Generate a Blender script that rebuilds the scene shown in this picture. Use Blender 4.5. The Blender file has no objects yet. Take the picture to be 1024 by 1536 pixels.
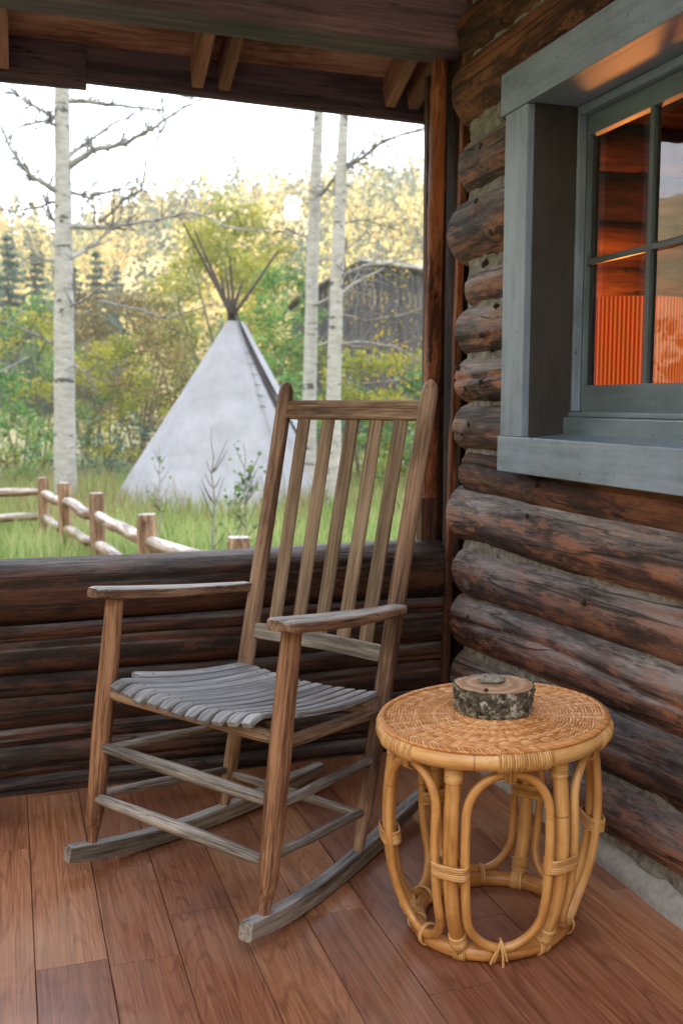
import bpy, math, random
import numpy as np
from mathutils import Vector, Matrix, noise as MN
R = math.radians
random.seed(7)
sc = bpy.context.scene
COL = sc.collection

# ------------------------------------------------------------------ camera geometry (also used to place far things)
CAM_H = 1.1
PITCH, YAW = R(6.2686), R(18.3436)
F = 1493.0
FW = Vector((math.sin(YAW)*math.cos(PITCH), math.cos(YAW)*math.cos(PITCH), -math.sin(PITCH)))
RT = Vector((math.cos(YAW), -math.sin(YAW), 0)); UP = RT.cross(FW)
CAM = Vector((0, 0, CAM_H))
def at(x, y, D):
    d = FW*F + RT*(x-512) + UP*(768-y)
    fh = Vector((math.sin(YAW), math.cos(YAW), 0))
    return CAM + d*(D/d.dot(fh))

# ------------------------------------------------------------------ helpers
class MB:
    def __init__(s): s.v=[]; s.f=[]; s.g=[]; s.sm=[]; s.c=[]; s.mi=[]; s.m=0
    def add(s, vs, fs, gs, smooth=True, c=0.5):
        o=len(s.v); s.v+=vs; s.g+=gs; s.f+=[tuple(i+o for i in f) for f in fs]; s.sm+=[smooth]*len(fs); s.mi+=[s.m]*len(fs); s.c+=([c]*len(vs) if not isinstance(c,list) else c)
    def build(s, name, mat, parent=None, loc=None):
        me=bpy.data.meshes.new(name); me.from_pydata([tuple(v) for v in s.v],[],s.f); me.update()
        me.polygons.foreach_set('use_smooth', s.sm); me.polygons.foreach_set('material_index', s.mi)
        a=me.attributes.new('gc','FLOAT_VECTOR','POINT'); a.data.foreach_set('vector', np.array([tuple(g) for g in s.g],dtype=np.float32).ravel())
        b=me.attributes.new('rnd','FLOAT','POINT'); b.data.foreach_set('value', np.array(s.c,dtype=np.float32))
        if isinstance(mat,(list,tuple)):
            for m in mat: me.materials.append(m)
        elif mat: me.materials.append(mat)
        o=bpy.data.objects.new(name,me); COL.objects.link(o)
        if parent:
            o.parent=parent
            if parent.type=='EMPTY' and parent.get('_w'): o.matrix_parent_inverse=Matrix.Translation(-Vector(parent.location))
        if loc is not None: o.location=loc
        return o
def frames(path, up):
    n=len(path); T=[]
    for i in range(n):
        a=path[max(i-1,0)]; b=path[min(i+1,n-1)]; t=(b-a); T.append(t.normalized() if t.length>1e-9 else Vector((0,0,1)))
    fr=[]; u=up-T[0]*up.dot(T[0])
    if u.length<1e-4: u=T[0].orthogonal()
    u.normalize()
    for t in T:
        u=u-t*u.dot(t)
        if u.length<1e-6: u=t.orthogonal()
        u=u.normalized(); fr.append((t.cross(u).normalized(), u))
    return fr
def sweep(mb, path, sec, up=Vector((0,0,1)), closed=False, caps=True, smooth=True, off=None, c=None):
    """sec(i)->list of (a,b): a along side vector, b along up vector"""
    path=[Vector(p) for p in path]; n=len(path)
    if off is None: off=Vector((random.uniform(0,50),random.uniform(0,50),random.uniform(0,50)))
    if c is None: c=random.random()
    if closed:
        ext=[path[-1]]+path+[path[0]]; fr=frames(ext,Vector(up))[1:-1]
        # fix twist by using fixed up
        fr=[]
        for i in range(n):
            t=(path[(i+1)%n]-path[i-1]).normalized(); u=(Vector(up)-t*Vector(up).dot(t))
            u=u.normalized() if u.length>1e-4 else t.orthogonal().normalized(); fr.append((t.cross(u).normalized(),u))
    else: fr=frames(path,Vector(up))
    vs=[];gs=[];s=0;m=None
    for i,p in enumerate(path):
        if i: s+=(p-path[i-1]).length
        S=sec(i); m=len(S); sd,u=fr[i]
        for a,b in S: vs.append(p+sd*a+u*b); gs.append(Vector((s,a,b))+off)
    fs=[]
    for i in range(n if closed else n-1):
        j=(i+1)%n
        for k in range(m):
            l=(k+1)%m; fs.append((i*m+k,j*m+k,j*m+l,i*m+l))
    mb.add(vs,fs,gs,smooth,c)
    if caps and not closed:
        for i,rev in ((0,False),(n-1,True)):
            S=sec(i); sd,u=fr[i]; cv=[path[i]+sd*a+u*b for a,b in S]
            g=[Vector((0 if i==0 else s,a,b))+off for a,b in S]
            f=tuple(range(m)) if not rev else tuple(reversed(range(m)))
            mb.add(cv,[f],g,False,c)
def circ(r, n=12, ph=0): return [(r*math.cos(2*math.pi*k/n+ph), r*math.sin(2*math.pi*k/n+ph)) for k in range(n)]
def tube(mb, path, r, n=12, **k):
    rr=r if callable(r) else (lambda i: r[i] if isinstance(r,(list,tuple)) else r)
    sweep(mb, path, lambda i: circ(rr(i),n), **k)
def lerp(a,b,t): return a+(b-a)*t
def rod(mb, p0, p1, prof, n=16, seg=24, wob=0.0, **k):
    """tapered turned rod; prof = [(t,r)...]"""
    p0=Vector(p0);p1=Vector(p1); path=[];rs=[]; sd=random.uniform(0,99)
    for i in range(seg+1):
        t=i/seg
        for j in range(len(prof)-1):
            if prof[j][0]<=t<=prof[j+1][0]+1e-9:
                q=(t-prof[j][0])/max(1e-9,prof[j+1][0]-prof[j][0]); q=q*q*(3-2*q) if len(prof)>3 else q
                r=lerp(prof[j][1],prof[j+1][1],q); break
        p=p0.lerp(p1,t)
        if wob: p=p+Vector((MN.noise(Vector((sd,t*3,0))),MN.noise(Vector((sd,t*3,9))),0))*wob
        path.append(p);rs.append(r)
    tube(mb,path,rs,n,**k)
def rrect(w,h,r,n=3):
    """rounded rectangle section, w along a, h along b"""
    o=[]
    for cx,cy,a0 in ((w/2-r,h/2-r,0),(-w/2+r,h/2-r,90),(-w/2+r,-h/2+r,180),(w/2-r,-h/2+r,270)):
        for k in range(n+1):
            a=R(a0+90*k/n); o.append((cx+r*math.cos(a),cy+r*math.sin(a)))
    return o
def bar(mb,p0,p1,w,h,up=Vector((0,0,1)),r=0.003,seg=1,wob=0.0,taper=None,**k):
    p0=Vector(p0);p1=Vector(p1);sd=random.uniform(0,99)
    path=[];sc_=[]
    for i in range(seg+1):
        t=i/seg;p=p0.lerp(p1,t)
        if wob: p=p+Vector((MN.noise(Vector((sd,t*4,0))),MN.noise(Vector((sd,t*4,9))),MN.noise(Vector((sd,t*4,19)))))*wob
        path.append(p); sc_.append(1 if taper is None else lerp(1,taper,t))
    sweep(mb,path,lambda i:[(a*sc_[i],b*sc_[i]) for a,b in rrect(w,h,r)],up=up,smooth=False,**k)
def box(mb,x0,x1,y0,y1,z0,z1,grain='y',r=0.002,**k):
    if grain=='y': bar(mb,((x0+x1)/2,y0,(z0+z1)/2),((x0+x1)/2,y1,(z0+z1)/2),abs(x1-x0),abs(z1-z0),r=r,**k)
    elif grain=='x': bar(mb,(x0,(y0+y1)/2,(z0+z1)/2),(x1,(y0+y1)/2,(z0+z1)/2),abs(y1-y0),abs(z1-z0),r=r,**k)
    else: bar(mb,((x0+x1)/2,(y0+y1)/2,z0),((x0+x1)/2,(y0+y1)/2,z1),abs(x1-x0),abs(y1-y0),up=Vector((0,1,0)),r=r,**k)
def empty(name,loc=(0,0,0),rz=0):
    o=bpy.data.objects.new(name,None);COL.objects.link(o);o.location=loc;o.rotation_euler=(0,0,rz);o.empty_display_size=.1;return o
def wempty(name,loc):
    o=empty(name,loc);o['_w']=1;return o
def tag(o,label=None,cat=None,group=None,kind=None):
    if label:o['label']=label
    if cat:o['category']=cat
    if group:o['group']=group
    if kind:o['kind']=kind
    return o
def one(name,mat,parent,fn,*a,**k):
    m=MB();fn(m,*a,**k);return m.build(name,mat,parent)

# ------------------------------------------------------------------ materials
def newmat(name):
    m=bpy.data.materials.new(name);m.use_nodes=True;nt=m.node_tree;nt.nodes.clear()
    out=nt.nodes.new('ShaderNodeOutputMaterial');b=nt.nodes.new('ShaderNodeBsdfPrincipled');nt.links.new(b.outputs[0],out.inputs[0])
    return m,nt,b,out
class NT:
    def __init__(s,nt):s.nt=nt
    def n(s,t,**k):
        x=s.nt.nodes.new('ShaderNode'+t)
        for a,b in k.items():
            if a.startswith('i_'):
                key=a[2:]; key=int(key) if key.isdigit() else key.replace('_',' ')
                x.inputs[key].default_value=b
            else:setattr(x,a,b)
        return x
    def l(s,a,b):s.nt.links.new(a,b)
    def gc(s,scale):
        a=s.n('Attribute',attribute_name='gc'); m=s.n('Mapping'); m.inputs['Scale'].default_value=scale; s.l(a.outputs['Vector'],m.inputs[0]); return m.outputs[0]
    def noise(s,vec,scale=1,det=4,rough=.55,dist=0):
        x=s.n('TexNoise'); x.inputs['Scale'].default_value=scale;x.inputs['Detail'].default_value=det;x.inputs['Roughness'].default_value=rough;x.inputs['Distortion'].default_value=dist
        if vec is not None:s.l(vec,x.inputs['Vector'])
        return x.outputs['Fac']
    def ramp(s,fac,stops,interp='LINEAR'):
        x=s.n('ValToRGB');x.color_ramp.interpolation=interp;e=x.color_ramp.elements
        while len(e)<len(stops):e.new(.5)
        for i,(p,c) in enumerate(stops):
            e[i].position=p;e[i].color=(c if isinstance(c,(tuple,list)) else (c,c,c))[:3]+(1,) if isinstance(c,tuple) else (c,c,c,1)
        s.l(fac,x.inputs[0]);return x.outputs[0]
    def mix(s,fac,a,b,mode='MIX'):
        x=s.n('Mix',data_type='RGBA',blend_type=mode)
        for sock,v in ((x.inputs['Factor'],fac),(x.inputs[6],a),(x.inputs[7],b)):
            if hasattr(v,'links') or hasattr(v,'is_linked'):s.l(v,sock)
            else: sock.default_value=v if not isinstance(v,tuple) else v[:3]+(1,)
        return x.outputs[2]
    def math(s,op,a,b=0.5,c=None,clamp=False):
        x=s.n('Math',operation=op,use_clamp=clamp)
        for i,v in enumerate((a,b,c)):
            if v is None: continue
            if hasattr(v,'is_linked'):s.l(v,x.inputs[i])
            else:x.inputs[i].default_value=v
        return x.outputs[0]
    def bump(s,h,strength,dist,normal=None):
        x=s.n('Bump');x.inputs['Strength'].default_value=strength;x.inputs['Distance'].default_value=dist;s.l(h,x.inputs['Height'])
        if normal is not None:s.l(normal,x.inputs['Normal'])
        return x.outputs[0]
def wood(name,dark,mid,light,rough=.65,bump=.4,bdist=.002,sa=1.6,sc_=45,crack=0.5,grey=None,greyz=(0.1,0.6),greyall=0.0,var=.35,spec=.3,crack_scale=22,patch=.5,dirt=0.0,fleck=None,fuzz=0.0):
    m,nt,b,out=newmat(name);N=NT(nt)
    rnd=N.n('Attribute',attribute_name='rnd').outputs['Fac']
    g1=N.noise(N.gc((sa,sc_,sc_)),1,5,.6,.6)
    g2=N.noise(N.gc((sa*6,sc_*5,sc_*5)),1,3,.6)
    pt=N.noise(N.gc((2.2,9,9)),1,4,.6,.4)
    f=N.math('ADD',N.math('MULTIPLY',g1,.62),N.math('MULTIPLY',g2,.38))
    f=N.math('ADD',f,N.math('MULTIPLY',N.math('SUBTRACT',pt,.5),patch))
    col=N.ramp(f,[(.36,dark),(.49,mid),(.63,light)])
    if grey is not None:
        geo=N.n('NewGeometry');sep=N.n('SeparateXYZ');N.l(geo.outputs['Normal'],sep.inputs[0])
        z=N.n('MapRange');z.inputs[1].default_value=greyz[0];z.inputs[2].default_value=greyz[1];
        zz=N.math('ADD',sep.outputs[2],N.math('MULTIPLY',N.math('SUBTRACT',N.noise(N.gc((3,14,14)),1,6,.7,.5),.5),1.7));N.l(zz,z.inputs[0])
        gcol=N.ramp(f,[(.36,tuple(v*.40 for v in grey)),(.49,grey),(.63,tuple(min(1,v*1.8) for v in grey))])
        fac=N.math('ADD',z.outputs[0],greyall,clamp=True)
        col=N.mix(fac,col,gcol)
    if fleck is not None:
        fk=N.noise(N.gc((5,17,17)),1,9,.8,.3);fm=N.ramp(fk,[(.51,0.0),(.57,1.0)])
        if grey is not None: fm=N.math('MULTIPLY',fm,N.math('SUBTRACT',1.0,N.math('MULTIPLY',fac,.75)))
        col=N.mix(N.math('MULTIPLY',fm,.75),col,fleck)
        dk=N.noise(N.gc((4,22,22)),1,9,.8);dm2=N.ramp(dk,[(.40,1.0),(.46,0.0)])
        col=N.mix(N.math('MULTIPLY',dm2,.65),col,(.016,.010,.010))
    # cracks along the grain
    cn=N.noise(N.gc((.9,crack_scale,crack_scale)),1,2,.5,.3)
    cr=N.math('ABSOLUTE',N.math('SUBTRACT',cn,.5))
    msk=N.noise(N.gc((1.5,8,8)),1,2,.5)
    w=N.math('MULTIPLY',N.math('SUBTRACT',msk,.42,clamp=True),.09*crack*2)
    c2=N.math('LESS_THAN',cr,w)
    crs=N.n('MapRange');crs.inputs[1].default_value=0;N.l(cr,crs.inputs[0]);N.l(N.math('ADD',w,.0001),crs.inputs[2]);
    crf=crs.outputs[0] # 0 in crack ->1
    col=N.mix(N.math('MULTIPLY',N.math('SUBTRACT',1.0,crf),.85),col,(.012,.009,.008))
    vv=N.math('ADD',1-var/2,N.math('MULTIPLY',rnd,var))
    col=N.mix(1.0,col,N.n('CombineColor').outputs[0],'MULTIPLY') if False else col
    hsv=N.n('HueSaturation');N.l(col,hsv.inputs['Color']);N.l(vv,hsv.inputs['Value']);col=hsv.outputs[0]
    if dirt:
        dn=N.noise(N.gc((14,30,30)),1,6,.75); dm=N.ramp(dn,[(.55,0.0),(.75,1.0)])
        col=N.mix(N.math('MULTIPLY',dm,dirt),col,(.30,.29,.28))
    N.l(col,b.inputs['Base Color'])
    rr=N.math('ADD',rough-.12,N.math('MULTIPLY',g2,.24));N.l(rr,b.inputs['Roughness']);b.inputs['Specular IOR Level'].default_value=spec
    h=N.math('ADD',N.math('MULTIPLY',g1,.6),N.math('MULTIPLY',g2,.4));h=N.math('MULTIPLY',h,N.math('ADD',.0,crf))
    nrm=N.bump(h,bump,bdist)
    if fuzz:
        fz=N.noise(N.gc((16,62,62)),1,9,.8,.2);nrm=N.bump(fz,fuzz,bdist*.8,nrm)
    N.l(nrm,b.inputs['Normal'])
    return m
M={}
M['log']=wood('stained_log',(.026,.013,.013),(.085,.042,.037),(.24,.115,.085),rough=.68,bump=1,bdist=.008,sa=3.4,sc_=44,crack=.8,grey=(.19,.172,.178),greyz=(-.2,.65),var=.5,patch=.8,crack_scale=17,spec=.3,dirt=.22,fleck=(.40,.165,.095),fuzz=1)
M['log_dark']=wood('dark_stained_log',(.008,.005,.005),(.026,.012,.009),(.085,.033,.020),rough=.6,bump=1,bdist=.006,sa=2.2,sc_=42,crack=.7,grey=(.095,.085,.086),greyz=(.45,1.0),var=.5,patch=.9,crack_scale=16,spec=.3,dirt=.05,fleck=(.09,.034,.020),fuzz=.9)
M['log_up']=wood('upper_red_log',(.028,.010,.007),(.085,.030,.018),(.22,.085,.042),rough=.68,bump=1,bdist=.007,sa=1.3,sc_=30,crack=.8,var=.3,patch=1.0,crack_scale=15,fleck=(.26,.10,.05),fuzz=1)
M['post']=wood('red_post_wood',(.055,.014,.006),(.17,.045,.018),(.38,.12,.045),rough=.62,bump=1,bdist=.006,sa=2.2,sc_=26,crack=.5,var=.2,patch=1.0,fleck=(.36,.13,.06),fuzz=.8)
M['beam']=wood('roof_beam_wood',(.055,.034,.055),(.115,.068,.105),(.19,.11,.145),rough=.65,bump=.5,bdist=.002,sa=1.2,sc_=30,crack=.3,var=.3,patch=.6)  # purple tint and lift painted in to stand for lens-flare haze
M['deck']=wood('roof_board_wood',(.16,.062,.052),(.34,.145,.12),(.50,.25,.21),rough=.65,bump=.5,bdist=.002,sa=1.6,sc_=18,crack=.2,var=.3,patch=.9)
M['rafter']=wood('rafter_wood',(.15,.055,.042),(.27,.105,.082),(.40,.175,.145),rough=.65,bump=.4,bdist=.001,sa=1.5,sc_=40,crack=.1,var=.2)
M['ch_brown']=wood('chair_brown_wood',(.045,.020,.012),(.155,.070,.038),(.36,.19,.105),rough=.55,bump=.6,bdist=.0016,sa=3,sc_=110,crack=.25,grey=(.19,.15,.12),greyz=(1.1,1.6),var=.15,crack_scale=60,patch=.7)
M['ch_mid']=wood('chair_worn_wood',(.05,.030,.020),(.17,.105,.068),(.36,.25,.175),rough=.6,bump=.7,bdist=.0016,sa=3,sc_=110,crack=.4,var=.15,crack_scale=60,patch=.6)
M['ch_grey']=wood('chair_grey_wood',(.07,.060,.053),(.19,.168,.15),(.40,.36,.33),rough=.6,bump=.7,bdist=.0016,sa=3,sc_=110,crack=.4,var=.15,crack_scale=60,patch=.5)
M['ch_seat']=wood('chair_seat_wood',(.10,.10,.105),(.215,.215,.23),(.38,.38,.40),rough=.5,bump=.5,bdist=.0012,sa=3,sc_=100,crack=.3,var=.25,crack_scale=60,patch=.4)
M['fence']=wood('fence_wood',(.10,.06,.035),(.27,.17,.11),(.46,.33,.23),rough=.8,bump=.6,bdist=.004,sa=1.5,sc_=26,crack=.5,grey=(.42,.38,.36),greyz=(.1,.8),var=.3)
M['barn']=wood('barn_board_wood',(.045,.044,.052),(.082,.080,.094),(.13,.125,.14),rough=.9,bump=.4,bdist=.02,sa=.3,sc_=5,crack=.2,var=.2)
M['cut']=wood('cut_wood',(.16,.085,.045),(.34,.20,.12),(.46,.30,.19),rough=.75,bump=.3,bdist=.001)

def rattan(name,a,b_,c,rough=.32):
    m,nt,b,out=newmat(name);N=NT(nt)
    rnd=N.n('Attribute',attribute_name='rnd').outputs['Fac']
    g=N.noise(N.gc((7,160,160)),1,4,.6);p=N.noise(N.gc((9,20,20)),1,5,.65,.4)
    f=N.math('ADD',N.math('MULTIPLY',g,.4),N.math('MULTIPLY',p,.6))
    f=N.math('ADD',f,N.math('MULTIPLY',N.math('SUBTRACT',rnd,.5),.22))
    col=N.ramp(f,[(.34,a),(.5,b_),(.66,c)])
    # darker cane nodes every ~23 cm
    at_=N.n('Attribute',attribute_name='gc');sx=N.n('SeparateXYZ');N.l(at_.outputs['Vector'],sx.inputs[0])
    fr=N.math('FRACT',N.math('MULTIPLY',sx.outputs[0],2.3));nd=N.math('LESS_THAN',N.math('ABSOLUTE',N.math('SUBTRACT',fr,.5)),.0035)
    col=N.mix(N.math('MULTIPLY',nd,.55),col,(.12,.05,.015))
    N.l(col,b.inputs['Base Color']);b.inputs['Roughness'].default_value=rough
    N.l(N.math('ADD',rough-.08,N.math('MULTIPLY',p,.2)),b.inputs['Roughness'])
    b.inputs['Coat Weight'].default_value=.25;b.inputs['Coat Roughness'].default_value=.25
    N.l(N.bump(f,.25,.001),b.inputs['Normal']);return m
M['rat']=rattan('varnished_rattan',(.34,.135,.035),(.56,.27,.085),(.70,.40,.16))
M['bind']=rattan('cane_binding',(.40,.19,.06),(.60,.33,.12),(.74,.46,.20),.4)
M['weave']=rattan('woven_rattan',(.44,.16,.04),(.68,.32,.115),(.86,.54,.29),.32)
M['under']=rattan('dark_rattan',(.20,.075,.02),(.30,.12,.035),(.38,.17,.05),.6)

def paint(name,col,rough=.5,bump=.15):
    m,nt,b,out=newmat(name);N=NT(nt)
    g=N.noise(N.gc((4,70,70)),1,4,.6);p=N.noise(N.gc((5,9,9)),1,5,.7)
    f=N.math('ADD',N.math('MULTIPLY',g,.35),N.math('MULTIPLY',p,.65))
    c=N.ramp(f,[(.36,tuple(v*.70 for v in col)),(.5,col),(.64,tuple(min(1,v*1.22) for v in col))])
    ch=N.noise(N.gc((22,60,60)),1,5,.7); cm=N.ramp(ch,[(.66,0.0),(.675,1.0)])
    c=N.mix(N.math('MULTIPLY',cm,.5),c,(.08,.06,.05))
    dn=N.noise(N.gc((50,90,90)),1,2,.5); dm=N.ramp(dn,[(.735,0.0),(.74,1.0)])
    c=N.mix(N.math('MULTIPLY',dm,.8),c,(.03,.03,.035))
    N.l(c,b.inputs['Base Color']);N.l(N.math('ADD',rough-.1,N.math('MULTIPLY',p,.2)),b.inputs['Roughness'])
    N.l(N.bump(f,bump,.002),b.inputs['Normal']);return m
M['paint']=paint('blue_grey_paint',(.215,.275,.375),.5,.7)
M['paint_d']=paint('dark_grey_paint',(.052,.046,.048),.45,.3)
M['paint_s']=paint('sill_paint',(.15,.205,.26),.3,.8)

def simple(name,col,rough=.7,nscale=30,contrast=.4,bump=.3,bd=.003,coord='Object',spec=.3,col2=None):
    m,nt,b,out=newmat(name);N=NT(nt);tc=N.n('TexCoord').outputs[coord]
    f=N.noise(tc,nscale,8,.65)
    c=N.ramp(f,[(.3,tuple(v*(1-contrast) for v in col)),(.5,col),(.7,col2 or tuple(min(1,v*(1+contrast)) for v in col))])
    N.l(c,b.inputs['Base Color']);b.inputs['Roughness'].default_value=rough;b.inputs['Specular IOR Level'].default_value=spec
    N.l(N.bump(f,bump,bd),b.inputs['Normal']);return m
M['chink']=simple('mortar_chinking',(.235,.225,.21),.95,40,.6,1,.014)
M['concrete']=simple('concrete',(.33,.32,.31),.95,35,.25,.8,.004)
M['knot']=simple('knot_wood',(.022,.015,.013),.7,90,.6,1,.004)
M['canvas']=simple('tipi_canvas',(.375,.385,.43),.9,2.2,.16,.5,.05)
M['canvas_d']=simple('weathered_canvas',(.36,.36,.38),.9,3,.25,.3,.02)
M['pole']=simple('tipi_pole',(.11,.095,.085),.85,15,.4,.3,.01)
M['bark']=None
M['lichen']=simple('lichen',(.28,.27,.25),.95,150,.6,1,.004)
M['metal']=simple('dark_metal',(.05,.045,.04),.5,60,.3,.1,.001)
M['roofm']=simple('metal_roof',(.60,.60,.63),.5,2,.2,.2,.01)
M['white']=simple('white_wall',(.8,.8,.78),.8,3,.1,.1,.01)
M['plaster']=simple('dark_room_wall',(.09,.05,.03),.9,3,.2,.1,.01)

def m_bark():
    m,nt,b,out=newmat('lichen_bark');N=NT(nt);tc=N.n('TexCoord').outputs['Object']
    f=N.noise(tc,90,8,.7);g=N.noise(tc,45,6,.7,.6)
    c=N.ramp(f,[(.38,(.02,.016,.013)),(.5,(.09,.072,.056)),(.62,(.22,.18,.14))])
    lm=N.ramp(g,[(.47,0.0),(.53,1.0)])
    lc=N.ramp(N.noise(tc,160,4,.6),[(.38,(.17,.16,.13)),(.5,(.40,.385,.33)),(.62,(.66,.64,.58))])
    c=N.mix(N.math('MULTIPLY',lm,.85),c,lc);N.l(c,b.inputs['Base Color']);b.inputs['Roughness'].default_value=.95
    h=N.math('ADD',f,N.math('MULTIPLY',lm,.4));N.l(N.bump(h,1,.006),b.inputs['Normal']);return m
M['bark']=m_bark()
def m_slice():
    m,nt,b,out=newmat('sawn_log_face');N=NT(nt);tc=N.n('TexCoord').outputs['Object']
    mp=N.n('Mapping');mp.inputs['Location'].default_value=(.012,-.008,0);N.l(tc,mp.inputs[0])
    ln=N.n('VectorMath',operation='LENGTH');N.l(mp.outputs[0],ln.inputs[0])
    n1=N.noise(tc,18,4,.6)
    r=N.math('ADD',N.math('MULTIPLY',ln.outputs['Value'],330),N.math('MULTIPLY',n1,7))
    w=N.math('SINE',r);w=N.math('ADD',N.math('MULTIPLY',w,.12),N.math('MULTIPLY',N.noise(tc,60,6,.7),.88))
    c=N.ramp(w,[(.35,(.30,.20,.13)),(.5,(.52,.37,.25)),(.65,(.66,.51,.36))])
    rad=N.n('MapRange');rad.inputs[1].default_value=.045;rad.inputs[2].default_value=.085;N.l(ln.outputs['Value'],rad.inputs[0])
    c=N.mix(N.math('MULTIPLY',rad.outputs[0],.5),c,(.42,.19,.09))
    N.l(c,b.inputs['Base Color']);b.inputs['Roughness'].default_value=.7;N.l(N.bump(w,.3,.001),b.inputs['Normal']);return m
M['slice']=m_slice()

def m_floor():
    m,nt,b,out=newmat('stained_floor_boards');N=NT(nt)
    rnd=N.n('Attribute',attribute_name='rnd').outputs['Fac']
    # cathedral grain: distorted bands
    v=N.gc((.75,7,7));nz=N.noise(v,1,2,.4,.15)
    band=N.math('FRACT',N.math('MULTIPLY',nz,22.0))
    band=N.math('ABSOLUTE',N.math('SUBTRACT',band,.5))      # 0..0.5
    bl=N.ramp(band,[(.0,0.0),(.16,1.0),(.5,.8)])
    fine=N.noise(N.gc((5,230,230)),1,3,.6)
    f=N.math('ADD',N.math('MULTIPLY',bl,.10),N.math('MULTIPLY',fine,.48));f=N.math('ADD',f,N.math('MULTIPLY',N.noise(N.gc((2.5,60,60)),1,5,.7),.40))
    c=N.ramp(f,[(.32,(.105,.035,.020)),(.49,(.235,.082,.045)),(.68,(.39,.165,.098))])
    tc=N.n('TexCoord').outputs['Object']
    wear=N.noise(tc,2.3,6,.65,.5);wm=N.ramp(wear,[(.45,0.0),(.66,1.0)])
    c=N.mix(N.math('MULTIPLY',wm,.4),c,(.34,.21,.145))
    scr=N.noise(tc,38,8,.8);sm=N.ramp(scr,[(.60,0.0),(.70,1.0)])
    c=N.mix(N.math('MULTIPLY',sm,.35),c,(.42,.31,.25))
    dk=N.noise(tc,3.1,4,.6);dm=N.ramp(dk,[(.32,1.0),(.46,0.0)])
    c=N.mix(N.math('MULTIPLY',dm,.45),c,(.075,.020,.012))
    h=N.n('HueSaturation');N.l(c,h.inputs['Color']);N.l(N.math('ADD',.74,N.math('MULTIPLY',rnd,.48)),h.inputs['Value']);N.l(N.math('ADD',.500,N.math('MULTIPLY',rnd,.012)),h.inputs['Hue'])
    N.l(h.outputs[0],b.inputs['Base Color'])
    N.l(N.math('ADD',.22,N.math('ADD',N.math('MULTIPLY',fine,.2),N.math('MULTIPLY',wm,.18))),b.inputs['Roughness']);b.inputs['Specular IOR Level'].default_value=.45
    N.l(N.bump(N.math('ADD',f,N.math('MULTIPLY',scr,.3)),.35,.0015),b.inputs['Normal']);return m
M['floor']=m_floor()

def m_aspen(name='aspen_bark'):
    m,nt,b,out=newmat(name);N=NT(nt)
    g=N.gc((14,5,5));f=N.noise(g,1,5,.65);sp=N.noise(N.gc((9,3.2,3.2)),1,4,.6,.4)
    rnd=N.n('Attribute',attribute_name='rnd').outputs['Fac']
    c=N.ramp(f,[(.3,(.34,.335,.33)),(.5,(.48,.475,.47)),(.7,(.60,.595,.59))])
    k=N.ramp(sp,[(.60,0.0),(.64,1.0)]);c=N.mix(N.math('MULTIPLY',k,.85),c,(.05,.045,.045))
    # thin limbs are darker: rnd holds darkness
    c=N.mix(rnd,c,(.085,.075,.075))
    N.l(c,b.inputs['Base Color']);b.inputs['Roughness'].default_value=.85;N.l(N.bump(f,.4,.01),b.inputs['Normal']);return m
M['aspen']=m_aspen()
def m_leaf(name,cols,trans=.35,rough=.55):
    m,nt,b,out=newmat(name);N=NT(nt)
    rnd=N.n('Attribute',attribute_name='rnd').outputs['Fac']
    n=len(cols);c=N.ramp(rnd,[(i/(n-1),cols[i]) for i in range(n)])
    oi=N.n('ObjectInfo');hv=N.n('HueSaturation');N.l(c,hv.inputs['Color']);N.l(N.math('ADD',.8,N.math('MULTIPLY',oi.outputs['Random'],.4)),hv.inputs['Value']);c=hv.outputs[0]
    N.l(c,b.inputs['Base Color']);b.inputs['Roughness'].default_value=rough;b.inputs['Specular IOR Level'].default_value=.25
    t=N.n('BsdfTranslucent');N.l(c,t.inputs[0]);mx=N.n('MixShader');mx.inputs[0].default_value=trans
    N.l(b.outputs[0],mx.inputs[1]);N.l(t.outputs[0],mx.inputs[2]);N.l(mx.outputs[0],out.inputs[0]);return m
M['lf_green']=m_leaf('green_leaves',[(.05,.12,.04),(.11,.23,.07),(.20,.34,.10),(.30,.42,.12)])
M['lf_yg']=m_leaf('yellow_green_leaves',[(.10,.15,.03),(.26,.30,.05),(.48,.45,.08),(.66,.52,.08)])
M['lf_gold']=m_leaf('gold_leaves',[(.35,.28,.04),(.60,.42,.05),(.75,.50,.06)])
M['lf_olive']=m_leaf('olive_leaves',[(.08,.08,.035),(.19,.165,.07),(.34,.26,.11),(.46,.33,.14)])
M['lf_dark']=m_leaf('conifer_needles',[(.05,.09,.075),(.09,.15,.12),(.14,.20,.15),(.22,.26,.17)],.15)
M['lf_hill']=m_leaf('hillside_foliage',[(.035,.06,.035),(.12,.16,.07),(.44,.40,.14),(.80,.60,.22)],.2)
M['grass']=m_leaf('grass_blades',[(.15,.25,.07),(.30,.42,.14),(.48,.54,.22),(.66,.62,.38)],.4)
M['drygrass']=m_leaf('dry_grass',[(.22,.21,.08),(.38,.33,.15),(.50,.42,.22)],.4)
M['twig']=simple('twig_bark',(.15,.135,.115),.85,30,.3,.2,.002)
M['sapbark']=simple('sapling_bark',(.28,.27,.24),.85,30,.3,.2,.002)

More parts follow.
